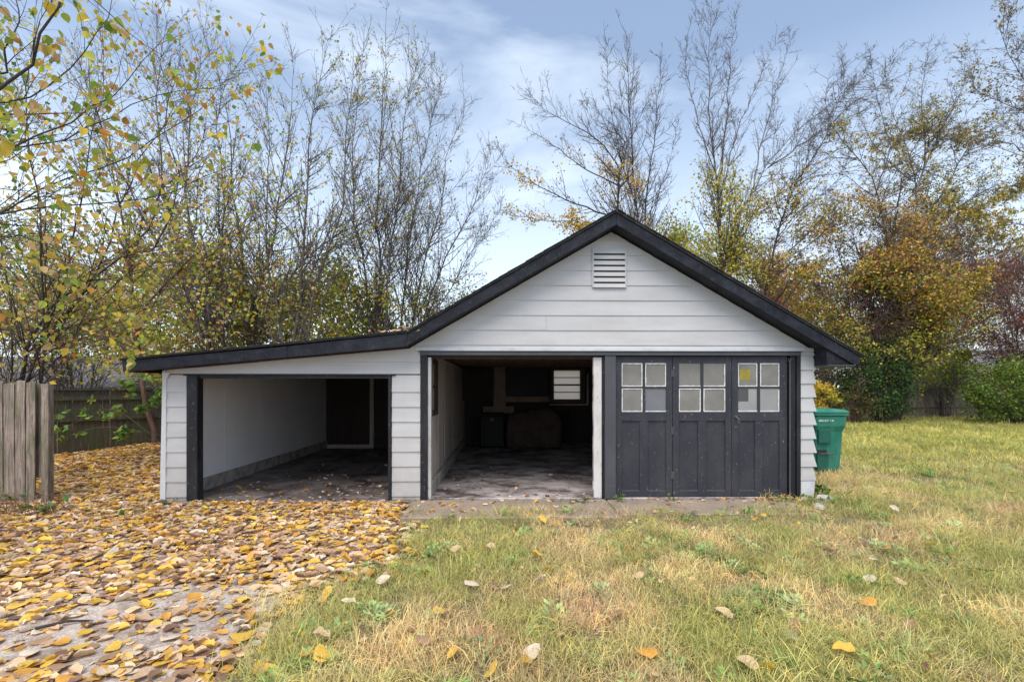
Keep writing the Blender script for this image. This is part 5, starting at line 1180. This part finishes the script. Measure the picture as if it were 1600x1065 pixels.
nf = 4200; xf = g.uniform(-2.2, 9, nf); yf = g.uniform(-5.2, 6, nf); kf = in_view(xf, yf, .5) & (lawn_mask(xf, yf) > .5) & (g.random(nf) < sstep(8, -2, xf) * .9 + .1); xf, yf = xf[kf], yf[kf]; nf = len(xf)
scatter('leaf_fragments', np.stack([xf, yf, ground_z(xf, yf) + g.uniform(.015, .06, nf)], 1), np.stack([g.normal(0, .4, nf), g.normal(0, .4, nf), g.uniform(0, 6.3, nf)], 1), g.uniform(.02, .065, nf), g.integers(0, 8, nf),
        np.array(LP)[g.choice([2, 4, 5, 6, 0, 1], nf, p=[.2, .25, .25, .2, .05, .05])], lsrc, 'broken bits of brown and tan leaf sunk in the grass', 'leaf debris')
nh = 90; xh = np.concatenate([g.normal(4.15, .13, 60), g.uniform(1.7, 4.2, 30)]); yh = np.concatenate([g.normal(-.09, .05, 60), g.uniform(-.07, -.02, 30)]); nh = len(xh)
scatter('door_foot_leaves', np.stack([xh, yh, .012 + np.abs(g.normal(0, .02, nh)) * (xh > 3.9)], 1), np.stack([g.normal(0, .5, nh), g.normal(0, .5, nh), g.uniform(0, 6.3, nh)], 1), g.uniform(.03, .07, nh), g.integers(0, 8, nh),
        np.array(LP)[g.choice([1, 2, 4, 5], nh)] * .9, lsrc, 'small drift of rusty leaf scraps at the foot of the charcoal doors', 'leaf debris')
# countable leaves on the grass, read off the photograph: (px, py, colour)
spots = [(663, 893, 0), (790, 919, 3), (847, 908, 3), (737, 914, 3), (837, 873, 0), (857, 893, 0), (612, 955, 1), (544, 934, 3), (524, 888, 2), (511, 918, 0), (478, 1018, 1), (502, 1022, 0), (686, 955, 0), (770, 1043, 0),
         (820, 1032, 0), (832, 1014, 3), (1010, 1018, 1), (708, 1017, 0), (1178, 899, 0), (1360, 908, 3), (1456, 856, 0), (1496, 860, 2), (1385, 858, 1), (1455, 1034, 1), (1356, 950, 1), (1318, 1028, 0), (1166, 1035, 2), (1203, 1046, 0),
         (1397, 797, 3), (1357, 826, 2), (1366, 876, 3), (1405, 907, 2), (1594, 816, 1), (1347, 850, 3), (1068, 821, 0), (1193, 806, 0), (1180, 812, 1), (705, 783, 0), (720, 793, 1), (838, 779, 0), (862, 778, 1), (847, 812, 0), (615, 853, 0),
         (712, 856, 2), (768, 856, 2), (590, 875, 2), (540, 870, 1), (500, 990, 2), (600, 900, 3), (640, 985, 4), (745, 985, 4), (660, 1000, 4), (1000, 900, 2), (985, 858, 1), (930, 845, 3), (1420, 790, 2), (1340, 760, 0), (1580, 770, 0), (880, 990, 2), (960, 960, 4),
         (1240, 985, 4), (1290, 930, 2), (1130, 960, 2), (1420, 985, 4)]
for (px, py, c_) in spots:
    d = CH * 760 / (py - 604); q = at(px, py, d); q = at(px, py, d * (1 - .05 / CH))
    zg = float(ground_z(q.x, q.y)) + .06 + (-.042 if q.y > -1.1 and q.x < 4.4 else 0)
    fallen(q.x, q.y, zg, (gl.normal(.35, .35), gl.normal(0, .3), gl.uniform(0, 6.3)), gl.uniform(.10, .135), c_, ('on the concrete apron' if q.y > -1.1 else 'on the grass ' + ('just before the apron' if q.y > -2.3 else 'in the foreground' if q.y < -3.4 else 'midway to the apron') + (', left part' if q.x < .2 else ', right part' if q.x > 1.8 else ', middle')), 'fallen leaves on the lawn')

# ------------------------------------------------------------------ weeds, sapling and small things
def weed(px, py, d, label, n, s, pal, seed, name='weed', spread=.12, h=.15):
    g = np.random.default_rng(seed); c_ = at(px, py, d); gz = float(ground_z(c_.x, c_.y)); e = tag(empty(name, (c_.x, c_.y, gz)), label, 'weed')
    ns = max(3, n // 7); b = g.normal(0, spread * .25, (ns, 3)); b[:, 2] = 0; t = g.normal(0, spread, (ns, 3)); t[:, 2] = g.uniform(.3, 1, ns) * h; s_ = np.linspace(0, 1, 5)[None, :, None]
    P = b[:, None] * (1 - s_) + t[:, None] * s_; P[:, :, 2] += np.sin(s_[..., 0] * 3.14) * h * .2; Rr = np.full((ns, 5), .0022)
    V, F = tubes([(P, Rr, 4)]); V[:, 2] = np.maximum(V[:, 2], 0); link('stems', np_mesh('stems', V, F), M['twig_grey'], e)
    i = g.integers(0, ns, n); k = g.integers(1, 5, n); C = P[i, k]; D_ = unit(g.normal(0, 1, (n, 3)) + np.array([0, 0, .5])); Vn, Fn, Kn = big_leaves(g, C, D_, s, palette(g, pal, [1] * len(pal), n)); Vn[:, 2] = np.maximum(Vn[:, 2], .004)
    link('leaves', np_mesh('leaves', Vn, [Fn], Kn), M['leaf'], e)
dz = lambda py: CH * 760 / (py - 604)
weed(74, 795, dz(800), 'green leafy weed at the foot of the near fence post', 40, .06, [(.10, .22, .06), (.14, .26, .06)], 201, spread=.13, h=.22)
weed(10, 772, dz(785), 'fern-like green weed under the planks at the far left', 70, .05, [(.09, .19, .04), (.14, .24, .05)], 202, spread=.2, h=.25)
weed(196, 800, dz(803), 'small green seedling among the leaves left of the carport', 16, .05, [(.14, .28, .08)], 203, spread=.07, h=.08)
weed(258, 784, dz(788), 'grey-green weed below the carport corner board', 30, .035, [(.12, .18, .08)], 204, spread=.07, h=.10)
weed(322, 790, dz(790), 'yellow-green weed at the foot of the carport post', 24, .035, [(.22, .26, .06)], 205, spread=.08, h=.06)
weed(905, 782, dz(785), 'mat of weeds by the foot of the white door stop', 60, .03, [(.12, .20, .06), (.18, .22, .08)], 206, spread=.17, h=.07)
weed(968, 779, dz(784), 'weed growing against the charcoal door post', 34, .035, [(.13, .24, .06)], 207, spread=.07, h=.14)
weed(1048, 776, dz(783), 'small weed below the joint of the first two door leaves', 14, .035, [(.16, .28, .07)], 208, spread=.03, h=.12)
weed(1168, 796, dz(803), 'bright green weed on the apron before the third door leaf', 22, .035, [(.15, .30, .07)], 209, spread=.05, h=.10)
weed(1065, 803, dz(806), 'low weed in the middle of the right-hand apron', 20, .03, [(.14, .2, .07)], 210, spread=.08, h=.03)
weed(1285, 770, 7.45, 'patch of ivy at the foot of the right garage corner', 120, .05, [(.10, .20, .04), (.16, .26, .05), (.06, .12, .03)], 211, name='ivy', spread=.22, h=.20)
weed(1262, 783, 7.1, 'low ivy creeping before the chipped foundation corner', 60, .04, [(.10, .20, .04), (.18, .24, .06)], 212, name='ivy', spread=.15, h=.10)
# palmate sapling in the side yard
g = np.random.default_rng(220); base = at(262, 690, 11.0); gz = float(ground_z(base.x, base.y)); E_ = tag(empty('sapling', (base.x, base.y, gz)), 'broad-leaved green sapling drooping before the mossy fence', 'sapling'); b3 = np.array(E_.location)
lim = [[(262, 700), (250, 640), (225, 610), (195, 600)], [(262, 700), (255, 660), (230, 640), (190, 640)], [(262, 700), (250, 680), (215, 672), (185, 676)], [(262, 700), (252, 650), (236, 625), (215, 640)],
       [(262, 700), (200, 672), (150, 668), (95, 684)], [(262, 700), (180, 640), (130, 655), (100, 668)], [(262, 700), (262, 640), (246, 600), (230, 590)]]
P = np.array([smooth_poly([np.array(at(a, b, 11 - .15 * i)) for i, (a, b) in enumerate(l_)], 10) for l_ in lim]); Rr = np.linspace(.012, .003, 10)[None] * np.ones((len(P), 1))
P1, R1 = kids(g, P, Rr, 4.5, .45, 1, .25, .12, .35, .8, .05, 4, .12, .0025); V, F = tubes([(P - b3, Rr, 5), (P1 - b3, R1, 4)]); link('stems', np_mesh('stems', V, F), M['twig_grey'], E_)
C = np.concatenate([P1[:, -1], P[:, -1]]); Cr = np.repeat(C, 7, 0); n = len(Cr); D_ = unit(g.normal(0, 1, (n, 3)) * np.array([1, 1, .35]) + np.array([0, 0, -.25])); Vn, Fn, Kn = big_leaves(g, Cr - b3, D_, .12, palette(g, [(.14, .26, .06), (.22, .34, .07), (.32, .38, .08)], [3, 3, 2], n))
link('leaves', np_mesh('leaves', Vn, [Fn], Kn), M['leaf'], E_)
# dead stalks by the near fence
g = np.random.default_rng(230); n = 110; c_ = at(25, 800, dz(800)); e = tag(empty('dead_weeds', (c_.x, c_.y, 0)), 'brown heap of dead stalks at the foot of the nearest fence', 'dead weeds'); b = np.stack([g.uniform(-.7, .55, n), g.uniform(-.18, .25, n), np.zeros(n)], 1)
t = b + np.stack([g.normal(0, .2, n), g.normal(-.08, .14, n), g.uniform(.02, .32, n)], 1); s_ = np.linspace(0, 1, 4)[None, :, None]; P = b[:, None] * (1 - s_) + t[:, None] * s_; P[:, :, 2] += np.sin(s_[..., 0] * 3.1) * .06
V, F = tubes([(P, np.full((n, 4), .004), 4)]); V[:, 2] = np.maximum(V[:, 2], 0); link('stalks', np_mesh('stalks', V, F), M['twig_red'], e)
q = at(55, 978, dz(981)); q2 = at(145, 962, dz(965)); st_ = MB().tube([(0, 0, .02), tuple((q2 - q) * .5 + Vector((0, .01, .03))), tuple(q2 - q + Vector((0, 0, .005)))], [.011, .009, .006], 6).build('stick', M['bark_dark']); st_.location = (q.x, q.y, 0.006)
tag(st_, 'dark straight stick lying on the bare patch of driveway', 'stick')
def rock(px, py, s, label, seed):
    g_ = random.Random(seed); import bmesh
    b = bmesh.new(); bmesh.ops.create_icosphere(b, subdivisions=2, radius=1)
    for v_ in b.verts: v_.co *= g_.uniform(.82, 1.12); v_.co.z *= .45; v_.co.y *= .6
    m = bpy.data.meshes.new('stone'); b.to_mesh(m); b.free(); m.materials.append(M['stone']); o = bpy.data.objects.new('stone', m); col.objects.link(o); q = at(px, py, dz(py)); o.location = (q.x, q.y, .02); o.scale = (s, s, s); o.rotation_euler.z = g_.uniform(0, 3); tag(o, label, 'stone')
rock(1286, 784, .16, 'pale flat stone nearest the garage corner, in the ivy', 1); rock(1279, 797, .13, 'grey lump of concrete in the grass below the pale flat stone', 2); rock(1238, 1003, .05, 'small grey stone in the foreground grass', 3)
